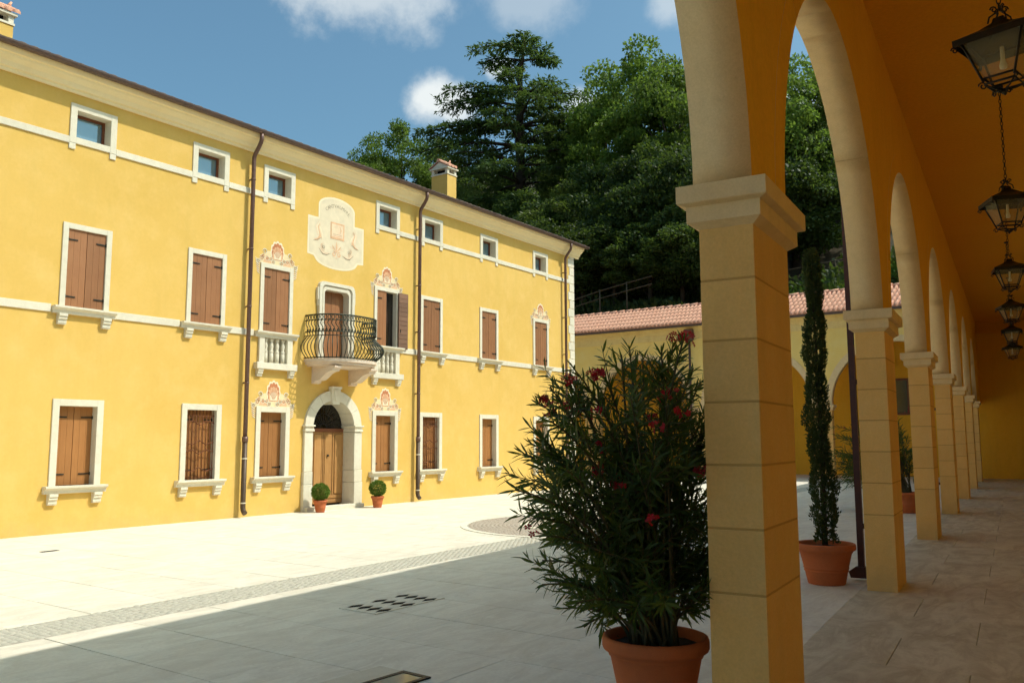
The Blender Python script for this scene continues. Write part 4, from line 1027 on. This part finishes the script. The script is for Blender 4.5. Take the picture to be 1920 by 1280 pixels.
MB().add([(dx0+.01, dy0+.01, .0035), (dx1-.01, dy0+.01, .0035), (dx1-.01, dy1-.01, .0035), (dx0+.01, dy1-.01, .0035)], [(0, 1, 2, 3)]).build('hole_dark_sheet', 'void_black', dr_o)  # black sheet just under the stone, painted as the darkness in the holes
# glazed floor hatch at the lower edge
ht = empty('floor_hatch', (-4.30, 4.40, .004), R(-3)); tag(ht, 'glazed floor hatch with dark frame at the bottom edge of the picture', 'hatch')
MB().box(-.26, -.02, -.5, .33, -.002, .006, ch=.002).build('stone_surround', 'white_stone', ht)
hf_ = MB().box(-.02, .25, .295, .335, -.002, .010).box(-.02, .25, -.5, -.46, -.002, .010).box(-.02, .015, -.46, .295, -.002, .010).box(.215, .25, -.46, .295, -.002, .010)
hf_.build('frame', 'iron', ht)
MB().box(.015, .215, -.46, .295, -.002, .006).build('pane', 'hatch_glass', ht)
sl_ = empty('slot_drain', (-13.32, 6.73, .0)); tag(sl_, 'short dark slot drain let into sunlit paving before the villa', 'drain')
MB().box(-.05, .05, -.13, .13, -.002, .005, ch=.002).build('frame', 'iron', sl_)
MB().box(-.03, .03, -.11, .11, .005, .0062).build('slot', 'void_black', sl_)  # solid black plate, painted as the darkness inside the slot

# ================================================================== POTTED PLANTS
def pot_profile(r, h):
    """rolled rim, collar, two incised bands, tapering foot"""
    return [(r*.60, 0), (r*.62, .012), (r*.70, h*.30), (r*.705, h*.31), (r*.735, h*.32), (r*.735, h*.335), (r*.715, h*.345), (r*.73, h*.38), (r*.75, h*.39), (r*.75, h*.405), (r*.735, h*.415),
            (r*.85, h*.76), (r*.865, h*.77), (r*.885, h*.78), (r*.885, h*.80), (r*.93, h*.83), (r*.985, h*.85), (r, h*.875), (r, h*.955), (r*.98, h*.99), (r*.94, h), (r*.90, h*.985), (r*.88, h*.93), (r*.86, h*.86)]
def make_pot(parent, r, h, seg=36):
    p = MB(); o = len(p.v); prof = pot_profile(r, h); p.lathe(prof, 0, 0, seg); p.f.pop(); p.m.pop(); p.sm.pop()
    po = p.build('pot', 'terracotta', parent)
    s_ = MB(); n = 24; vs = [(0, 0, h*.90)]; 
    for k in range(n): a = 2*PI*k/n; vs.append((r*.875*math.cos(a), r*.875*math.sin(a), h*.875+rr.uniform(-.006, .008)))
    s_.add(vs, [(0, 1+k, 1+(k+1) % n) for k in range(n)]); s_.build('soil', 'soil', parent); return po
# one oleander leaf, unit length along +Y, folded a little along its midrib
LV = np.array([(0, 0, 0), (.05, .22, .012), (.068, .5, .0), (.04, .8, -.05), (0, 1, -.11), (-.04, .8, -.05), (-.068, .5, .0), (-.05, .22, .012), (0, .25, -.012), (0, .5, -.018), (0, .8, -.062)])
LF = np.array([(0, 1, 8, 7), (1, 2, 9, 8), (2, 3, 10, 9), (3, 4, 5, 10), (7, 8, 9, 6), (6, 9, 10, 5)])
leaf_me = arr_mesh('leaf', LV, LF, 'oleander_leaf')
def flower_cluster(parent, p, n, sc, rn):
    mb = MB(); c = Vector(p)
    for _ in range(n):
        q = c+Vector((rn.gauss(0, 1), rn.gauss(0, 1), rn.gauss(0, .8)))*sc
        ax = Vector((rn.gauss(0, 1), rn.gauss(0, 1), rn.gauss(.4, .8))).normalized(); a = ax.orthogonal().normalized(); b = ax.cross(a); r = rn.uniform(.018, .026)
        a0 = rn.uniform(0, 6)
        for k in range(5):
            w0, w1, w2 = a0+2*PI*k/5-.5, a0+2*PI*k/5, a0+2*PI*k/5+.5
            e = lambda w, r_, h: q+(a*math.cos(w)+b*math.sin(w))*r_+ax*h
            mb.add([q, e(w0, r*.75, .006), e(w1, r, .003), e(w2, r*.75, .006)], [(0, 1, 2, 3)])
    return tag(mb.build('flower_cluster', 'flower_red', parent), kind='stuff')
def oleander(name, base, r, h, tips, seed, leaf_len, n_single, node=.042, flowers=(), fl_sc=.03, n_twig=3, tw_scale=1.0):
    rn = random.Random(seed); root = empty(name, base); make_pot(root, r, h)
    stem = MB(); P = []; D = []; U = []; L = []; B = Vector(base)
    def leaf_run(f, tan, ln_, u0):
        u = u0; ph = rn.uniform(0, 6)
        while u < 1.0:
            p = f(u); t_ = tan(u).normalized(); a_ = t_.orthogonal().normalized(); b_ = t_.cross(a_)
            for k in range(3):
                if rn.random() < .10: continue
                w = ph+2*PI*k/3+rn.uniform(-.35, .35); out = a_*math.cos(w)+b_*math.sin(w)
                spread = rn.uniform(.5, 1.25)*(1.25-.55*u); d = (t_*math.cos(spread)+out*math.sin(spread)+Vector((0, 0, -.35*rn.random()**2))).normalized()
                P.append(p); D.append(d); U.append(t_-out*.2+Vector((rn.gauss(0, .3), rn.gauss(0, .3), rn.gauss(0, .3)))); L.append(leaf_len*rn.uniform(.6, 1.2)*(1 if u < .9 else .8))
            ph += 1.05; u += node/ln_*rn.uniform(.75, 1.25)
    for tw in tips:
        tip = Vector(tw)-B; a = rn.uniform(0, 6.28)
        b0 = Vector((rn.uniform(0, r*.5)*math.cos(a), rn.uniform(0, r*.5)*math.sin(a), h*.88))
        hz = Vector((tip.x-b0.x, tip.y-b0.y, 0)); ctl = b0+hz*.30+Vector((0, 0, max(.25, (tip.z-b0.z)*.62+hz.length*.22)))
        f = lambda u: b0*(1-u)**2+ctl*2*u*(1-u)+tip*u*u
        tan = lambda u: (ctl-b0)*(1-u)+(tip-ctl)*u
        pts = [f(k/12) for k in range(13)]
        stem.tube(pts, [.010*(1-.75*k/12)+.002 for k in range(13)], 5)
        ln_ = sum((q-p).length for p, q in zip(pts, pts[1:])); leaf_run(f, tan, ln_, max(.45, 1-.38*tw_scale/ln_))
        for _ in range(n_twig):
            u = rn.uniform(.34, .86); p = f(u); t_ = tan(u).normalized()
            d = (t_*.55+Vector((rn.gauss(0, .75), rn.gauss(0, .75), rn.gauss(.42, .45)))).normalized(); l = rn.uniform(.16, .40)*tw_scale
            q = p+d*l+Vector((0, 0, .05*l)); m_ = p+d*l*.5-Vector((0, 0, .03))
            ff = lambda v, p=p, m_=m_, q=q: p*(1-v)**2+m_*2*v*(1-v)+q*v*v
            tt = lambda v, p=p, m_=m_, q=q: (m_-p)*(1-v)+(q-m_)*v
            stem.tube([ff(k/4) for k in range(5)], [.005, .0045, .004, .003, .002], 4); leaf_run(ff, tt, l, .22)
    tag(stem.build('stems', 'stem_brown', root), kind='stuff')
    P, D, U, L = np.array([p[:] for p in P]), unit(np.array([d[:] for d in D])), np.array([u[:] for u in U]), np.array(L)
    X = unit(np.cross(D, U)); Nn = np.cross(X, D)
    order = np.argsort(np.linalg.norm(P+np.array(B[:])-np.array([0, 0, EYE]), axis=1)-L*1.0)
    one, rest = order[:n_single], order[n_single:]
    for i in one:
        o = link('leaf', leaf_me, root)
        m3 = Matrix((X[i], D[i], Nn[i])).transposed().to_4x4(); o.matrix_local = Matrix.Translation(P[i]) @ m3 @ Matrix.Diagonal((L[i], L[i], L[i], 1))
    if len(rest):
        M = np.stack([X[rest], D[rest], Nn[rest]], 2)
        V = np.einsum('nij,vj->nvi', M, LV)*L[rest][:, None, None]+P[rest][:, None, :]
        F = (LF[None]+(np.arange(len(rest))*len(LV))[:, None, None]).reshape(-1, 4)
        tag(link('foliage', arr_mesh('foliage', V.reshape(-1, 3), F, 'oleander_leaf'), root), kind='stuff')
    for (p, n) in flowers: flower_cluster(root, Vector(p)-B, n, fl_sc, rn)
    return root
def at(u, v, dep):
    d = rt2*((u-960)/1600.48)-up2*((v-640)/1600.48)+fw; return Vector((0, 0, EYE))+d*dep
rn = random.Random(11)
tips = []
outer = [(968, 800), (955, 850), (965, 905), (985, 955), (1005, 1000), (1000, 1050), (1000, 1095), (1045, 1140), (1095, 1175), (990, 755), (1020, 725), (1055, 705), (1075, 690), (1110, 705), (1130, 700), (1165, 665), (1180, 650), (1205, 665), (1240, 660), (1262, 645), (1280, 640), (1300, 690), (1315, 715), (1335, 800), (1350, 900), (1350, 1000), (1345, 1090), (1300, 1150)]
for (u, v) in outer: tips.append(at(u+max(0, 1060-u)*.28, v, 5.0+rn.uniform(-.3, .35) if u < 1290 else 5.45))
poly_in = lambda u, v: 965+max(0, (v-950)*.25) < u < 1340 and v > 700-(u-1000)*.15+(60 if u < 1060 else 0)
while len(tips) < 78:
    u, v = rn.uniform(960, 1340), rn.uniform(680, 1130)
    if poly_in(u, v): tips.append(at(u, v, 5.0+rn.uniform(-.55, .55) if u < 1270 else 5.3+rn.uniform(0, .3)))
fl = [(at(u, v, 4.95+rn.uniform(-.35, .3)), n) for u, v, n in ((1120, 703, 16), (1068, 715, 7), (1018, 748, 12), (1032, 772, 5), (1055, 758, 8), (1075, 772, 6), (1110, 772, 5), (1284, 634, 14), (1263, 628, 6), (1242, 738, 10), (1258, 745, 5), (1272, 768, 8), (1222, 785, 8), (1235, 800, 5), (1121, 838, 7), (1117, 880, 10), (1158, 908, 7), (1145, 868, 5), (1313, 885, 9), (1165, 895, 6), (1087, 930, 4), (1000, 1000, 4), (1217, 968, 4))]
o = oleander('potted_oleander', (-2.33, 4.77, 0), .315, .50, tips, 5, .122, 300, .034, fl, .024, 5)
tag(o, 'big red-flowering oleander in a terracotta pot beside the nearest column', 'potted plant')
# second oleander, seen in part behind the second column
b2 = Vector(at(1694, 0, 20.9)); b2 = Vector((-3.98, 21.05, 0))
tips2 = []
for _ in range(16): tips2.append(at(rn.uniform(1562, 1592), rn.uniform(795, 915), 20.5+rn.uniform(-.3, .3)))
while len(tips2) < 64:
    u, v = rn.uniform(1562, 1712), rn.uniform(775, 925)
    if abs(u-1636)/80 < 1-.35*abs((v-850)/90): tips2.append(at(u, v, 20.5+rn.uniform(-.7, .7)))
o = oleander('potted_oleander', tuple(b2), .30, .46, tips2, 6, .16, 0, .055, [(at(1703, 768, 20.4), 9), (at(1580, 800, 20.4), 4)], .04, 5, 1.2)
tag(o, 'smaller oleander in a terracotta pot standing behind the second column', 'potted plant')

def blob_cards(n, fn, size, rgen, up=.3):
    """fn(n, rgen) -> points, outward normals"""
    P, O = fn(n, rgen); D = unit(O*.8+rgen.normal(0, .7, (n, 3))+np.array([0, 0, up]))
    return cards(P, D, rgen.normal(0, 1, (n, 3)), size*rgen.uniform(.6, 1.3, n), size*rgen.uniform(.35, .6, n))
# slender cypress in its pot
cy = empty('potted_cypress', (-2.86, 10.33, 0)); tag(cy, 'tall slender cypress in a wide terracotta pot between the first two columns', 'potted plant')
make_pot(cy, .335, .46)
MB().tube([(0, 0, .40), (.01, 0, 1.4), (-.02, .0, 3.7)], [.035, .028, .008], 7).build('trunk', 'bark', cy)
def cyp(n, g):
    z = .46+(g.random(n)**.9)*3.44
    f = (z-.46)/3.44
    rad = (.115*np.sqrt(np.clip(1-f**2.6, 0, 1))*.75+.045)*(1+.16*np.sin(z*7.3)+.12*np.sin(z*17+1))
    lump = np.where(z < 1.05, .15+.10*np.sin(z*19), 0)
    a = g.uniform(0, 2*PI, n); rad = rad*np.sqrt(g.uniform(.25, 1, n))*(1+.14*np.sin(a*3+z*6))+lump*.16*g.random(n)
    lean = -.035*f
    P = np.stack([rad*np.cos(a)+lean*.8+.02*np.sin(z*2.3), rad*np.sin(a), z], 1)
    return P, np.stack([np.cos(a)*.7, np.sin(a)*.7, np.full(n, 1.0)], 1)
g = np.random.default_rng(5); V, F = blob_cards(15000, cyp, .042, g, .7)
tag(link('foliage', arr_mesh('foliage', V, F, 'cypress_leaf'), cy), kind='stuff')
# two clipped balls at the entrance
g = np.random.default_rng(8)
def sph(n, g):
    d = unit(g.normal(0, 1, (n, 3))); r = .205*(1+.04*np.sin(d[:, :1]*9+d[:, 2:]*7))*np.sqrt(g.uniform(.65, 1, (n, 1)))
    return d*r*np.array([1, 1, .93])+np.array([0, 0, .47]), d
V, F = blob_cards(5200, sph, .032, g, .1); ball_me = arr_mesh('clipped_ball', V, F, 'topiary_leaf')
for (x, y, lb) in ((-15.22, 13.84, 'clipped box ball in a terracotta pot left of the entrance door'), (-15.12, 15.62, 'clipped box ball in a terracotta pot right of the entrance door')):
    tp = empty('potted_topiary', (x, y, 0), rr.uniform(0, 6)); tag(tp, lb, 'potted plant', 'clipped box balls flanking the entrance')
    make_pot(tp, .165, .28, 28); MB().tube([(0, 0, .22), (0, 0, .45)], .018, 6).build('trunk', 'bark', tp)
    tag(link('clipped_ball', ball_me, tp), kind='stuff')

# ================================================================== HILLSIDE TREES
def broad_tree_meshes(seed, h, rad, n_blob, per, leaf, mats):
    """trunk mesh + crown mesh; the crown is many leaf clumps on limb ends"""
    g = np.random.default_rng(seed); rn_ = random.Random(seed); tr = MB()
    zc = h*.60; top = h*.40
    tr.tube([(0, 0, -1.5), (.1, 0, h*.2), (-.1, .1, h*.45), (0, 0, h*.8)], [h*.022, h*.017, h*.012, h*.004], 8)
    C = []
    for i in range(n_blob):
        d = g.normal(0, 1, 3); d /= np.linalg.norm(d); q = g.uniform(.45, 1)**.6
        sx = rad*(1-.25*max(0, d[2])); p = np.array([d[0]*sx*q, d[1]*sx*q, zc+d[2]*(top if d[2] > 0 else h*.42)*q]); C.append(p)
        if i % 3 == 0:
            z0 = min(p[2]*.75, h*.6); tr.tube([(0, 0, z0*.8), tuple(p*np.array([.5, .5, 1])*np.array([1, 1, .93])), tuple(p)], [h*.006, h*.004, .02], 5)
    C = np.array(C); Ps = []; Os = []
    for c in C:
        r = rad*g.uniform(.16, .36); d = unit(g.normal(0, 1, (per, 3))); d[:, 2] = np.abs(d[:, 2])*np.where(g.random(per) < .72, 1, -.6)
        rr_ = r*np.sqrt(g.uniform(.35, 1, (per, 1))); Ps.append(c+d*rr_*np.array([1.1, 1.1, .75])); Os.append(d)
    P = np.concatenate(Ps); O = np.concatenate(Os); n = len(P)
    D = unit(O*.5+g.normal(0, .8, (n, 3))+np.array([0, 0, -.1])); V, F = cards(P, D, unit(O+g.normal(0, .5, (n, 3))), leaf*g.uniform(.6, 1.4, n), leaf*g.uniform(.5, .85, n), .1)
    return tr.mesh('trunk', 'bark'), arr_mesh('crown', V, F, mats)
protos = [broad_tree_meshes(1, 18, 5.2, 66, 320, .32, 'broadleaf'), broad_tree_meshes(2, 18, 5.6, 70, 320, .32, 'broadleaf'), broad_tree_meshes(3, 16, 5.0, 62, 320, .31, 'broadleaf_olive'),
          broad_tree_meshes(4, 15, 5.4, 60, 300, .35, 'broadleaf_dark'), broad_tree_meshes(5, 14, 5.8, 64, 300, .35, 'broadleaf_dark')]
PH = [18, 18, 16, 15, 14]
def plant(u, Y, vtop, k, label, wide=1.0, group='broadleaf trees on the hillside'):
    d = direction(u, 400); x = d.x/d.y*Y; dt = direction(u, vtop); zt = EYE+dt.z/dt.y*Y; z0 = hill_z(x, Y)-.2
    h = max(6, (zt-z0)/1.085); s_ = h/(PH[k]*1.0); t_ = empty('broadleaf_tree', (x, Y, z0), rr.uniform(0, 6.28)); s2 = max(.75, min(1.25, s_))*wide
    for nm, me in zip(('trunk', 'crown'), protos[k]):
        o = link(nm, me, t_); o.scale = (s2, s2, s_)
        if nm == 'crown': tag(o, kind='stuff')
    tag(t_, label, 'tree', group); return t_
plant(1195, 61, 60, 0, 'tall bright broadleaf tree right of the cedar, top against the sky', 1.0)
plant(1268, 58, 88, 1, 'leafy tree touching the nearest column, under the cloud', .9)
plant(1140, 65, 128, 1, 'broadleaf tree between the cedar and the tall bright tree', .9)
plant(752, 66, 212, 0, 'rounded treetop left of the cedar above the villa roof', .85)
plant(690, 63, 246, 1, 'leftmost treetop rising over the villa roof', .75)
plant(820, 74, 250, 2, 'treetop just left of the cedar, behind its lower boughs', .9)
plant(1490, 57, 84, 0, 'tall tree seen through the second arch, left half', .95)
plant(1555, 60, 92, 2, 'tree seen through the second arch, close to its right side', .95)
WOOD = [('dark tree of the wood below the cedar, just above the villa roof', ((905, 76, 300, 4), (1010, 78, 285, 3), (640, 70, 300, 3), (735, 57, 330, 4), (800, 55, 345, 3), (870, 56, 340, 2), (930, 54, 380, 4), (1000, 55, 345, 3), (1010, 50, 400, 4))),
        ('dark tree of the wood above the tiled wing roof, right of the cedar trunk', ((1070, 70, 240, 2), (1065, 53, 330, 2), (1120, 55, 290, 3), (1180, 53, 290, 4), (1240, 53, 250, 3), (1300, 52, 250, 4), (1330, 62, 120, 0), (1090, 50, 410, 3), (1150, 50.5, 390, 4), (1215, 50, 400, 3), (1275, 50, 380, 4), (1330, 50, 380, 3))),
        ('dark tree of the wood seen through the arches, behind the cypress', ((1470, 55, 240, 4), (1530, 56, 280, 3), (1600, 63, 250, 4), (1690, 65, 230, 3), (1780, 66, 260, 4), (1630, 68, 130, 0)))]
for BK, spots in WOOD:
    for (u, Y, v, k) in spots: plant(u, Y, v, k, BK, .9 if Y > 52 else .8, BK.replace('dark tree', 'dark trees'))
# ---- the cedar
g = np.random.default_rng(21); rc = random.Random(21)
CY = 60.0; d = direction(975, 400); cxx = d.x/d.y*CY
ztop_ = EYE+direction(975, 52).z/direction(975, 52).y*CY; z0 = hill_z(cxx, CY)-.3; HC = ztop_-z0
ced = empty('cedar_tree', (cxx, CY, z0), R(35)); tag(ced, 'large spreading cedar with tiered flat boughs in front of a white cloud', 'tree')
tr = MB(); trunk = [(0, 0, -1), (.1, 0, HC*.3), (0, .05, HC*.6), (.05, 0, HC*.80), (.35, 0, HC*.90), (.5, 0, HC*.985)]
tr.tube(trunk, [.62, .50, .38, .24, .12, .04], 10)
Pn = []; On = []
# (height below the top in metres, boughs, reach)
tiers = [(.5, 4, 1.2), (1.4, 5, 2.3), (2.6, 6, 3.0), (5.4, 7, 4.4), (6.9, 8, 5.6), (8.6, 8, 6.6), (10.4, 8, 7.4), (12.2, 7, 7.6), (14.0, 6, 7.4), (16.0, 6, 7.0), (18.2, 6, 6.4)]
extra = [(1.7, PI, 4.6), (2.6, PI-.25, 3.4), (2.2, 0.15, 2.9), (5.2, PI+.1, 6.6), (5.6, PI-.12, 5.6), (6.8, PI-.05, 6.9), (8.6, PI+.08, 8.7), (9.0, PI-.1, 8.0), (10.6, PI, 8.8), (5.6, .1, 4.4), (7.0, .0, 5.6), (8.6, -.1, 6.6), (10.2, .15, 7.2)]
boughs = [(dz+rc.uniform(-.14, .14), 2*PI*(k+rc.random()*.8)/n, reach*rc.uniform(.72, 1.05)) for dz, n, reach in tiers for k in range(n)]+extra
for dz, a, reach in boughs:
    zb = HC-dz; ca, sa = math.cos(a), math.sin(a); rise = rc.uniform(.02, .12)*reach; droop = rc.uniform(.10, .18)*reach+.02*dz
    bx = .35*max(0, (zb/HC-.8)/.2)
    f = lambda u: Vector((bx+ca*reach*u, sa*reach*u, zb-.5+rise*math.sin(u*2.4)*1.4-droop*u*u*.7))
    side = Vector((-sa, ca, 0)); pts = [f(k/8) for k in range(9)]
    tr.tube(pts, [.02*reach*(1-.85*k/8)+.012 for k in range(9)], 5)
    nsub = int(4+reach*1.7)
    for j in range(nsub):
        u = .22+.78*(j+rc.random())/nsub; p0 = f(u); sg = 1 if j % 2 else -1
        l = reach*.34*(1.15-u*.75)*rc.uniform(.6, 1.15)+.25; dirn = (Vector((ca, sa, 0))*.75+side*sg*rc.uniform(.6, 1.1)+Vector((0, 0, rc.uniform(-.28, .12)))).normalized()
        n_ = int(15*l+8); tt = g.random(n_)**.8
        base = np.array([p0[:]])+np.outer(tt*l, np.array(dirn[:]))
        base += g.normal(0, 1, (n_, 3))*np.array([.17, .17, .05])+np.array([0, 0, .03])
        base[:, 2] -= (tt**2)*l*.16
        Pn.append(base); o_ = np.tile(np.array(dirn[:]), (n_, 1))+g.normal(0, .55, (n_, 3))*np.array([1, 1, .6]); On.append(o_)
        if rc.random() < .35:                          # hanging sprays
            m_ = 9; hb = np.array([p0[:]])+np.outer(g.random(m_)*l, np.array(dirn[:])); hb[:, 2] -= g.random(m_)*.4; Pn.append(hb); On.append(np.tile([0, 0, -1.0], (m_, 1))+g.normal(0, .5, (m_, 3)))
P = np.concatenate(Pn); O = np.concatenate(On); n = len(P)
V, F = cards(P, O, g.normal(0, .5, (n, 3))+np.array([0, 0, 1.0]), g.uniform(.28, .60, n), g.uniform(.10, .20, n), .12)
tr.build('trunk', 'cedar_bark', ced); tag(link('needle_boughs', arr_mesh('needle_boughs', V, F, 'cedar_needle'), ced), kind='stuff')
# ---- undergrowth, grassy bank, hillside railings
def scatter(n, x0, x1, y0, y1, size, hgt, seed):
    g = np.random.default_rng(seed); x = g.uniform(x0, x1, n); y = g.uniform(y0, y1, n)
    z = np.array([hill_z(a, b) for a, b in zip(x, y)])
    lump = np.clip(np.sin(x*.9+2*np.sin(y*.7))+np.sin(y*1.3+x*.4), 0, 2)*hgt*.5
    P = np.stack([x, y, z+g.random(n)*(lump+.15*hgt)], 1); D = g.normal(0, .6, (n, 3))+np.array([0, -.25, .7])
    return cards(P, D, g.normal(0, 1, (n, 3)), size*g.uniform(.5, 1.3, n), size*g.uniform(.3, .7, n))
V, F = scatter(26000, -46, 4, 43.2, 54, .40, 1.3, 31)
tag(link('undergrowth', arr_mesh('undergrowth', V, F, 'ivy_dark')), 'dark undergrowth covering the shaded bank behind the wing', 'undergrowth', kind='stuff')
V, F = scatter(14000, -15.6, -6.5, 44.6, 49.0, .22, .55, 33)
tag(link('grass_bank', arr_mesh('grass_bank', V, F, 'grass_green')), 'sunlit green grass and ferns above the tiled wing roof', 'grass', kind='stuff')
def railing(pts, label, mat, sp=1.9):
    fe = empty('hillside_railing', pts[0]); o0 = Vector(pts[0]); tag(fe, label, 'fence')
    P = [Vector(p)-o0 for p in pts]
    for dz in (0, -.48): MB().tube([p+Vector((0, 0, dz)) for p in P], .035, 6).build('rail', mat, fe)
    for p, q in zip(P, P[1:]):
        n = max(1, round((q-p).length/sp))
        for k in range(n):
            c = p+(q-p)*(k/n); zb = hill_z(c.x+o0.x, c.y+o0.y)-o0.z-.3; zb = min(zb, c.z-1.1)
            MB().tube([(c.x, c.y, zb), (c.x, c.y, c.z+.08)], .045, 6).build('post', mat, fe)
railing([(-31.5, 46.6, 9.95), (-28.1, 46.6, 10.55), (-26.1, 46.6, 10.95), (-24.2, 46.6, 11.25), (-22.5, 46.6, 11.5)], 'wooden two-rail railing climbing the dark bank beside the villa corner', 'dry_rail')
railing([(-15.5, 49.3, 11.4), (-12.4, 49.3, 11.65), (-9.5, 49.3, 11.9)], 'rustic two-rail railing above the green bank, behind the cypress', 'dry_rail', 2.3)
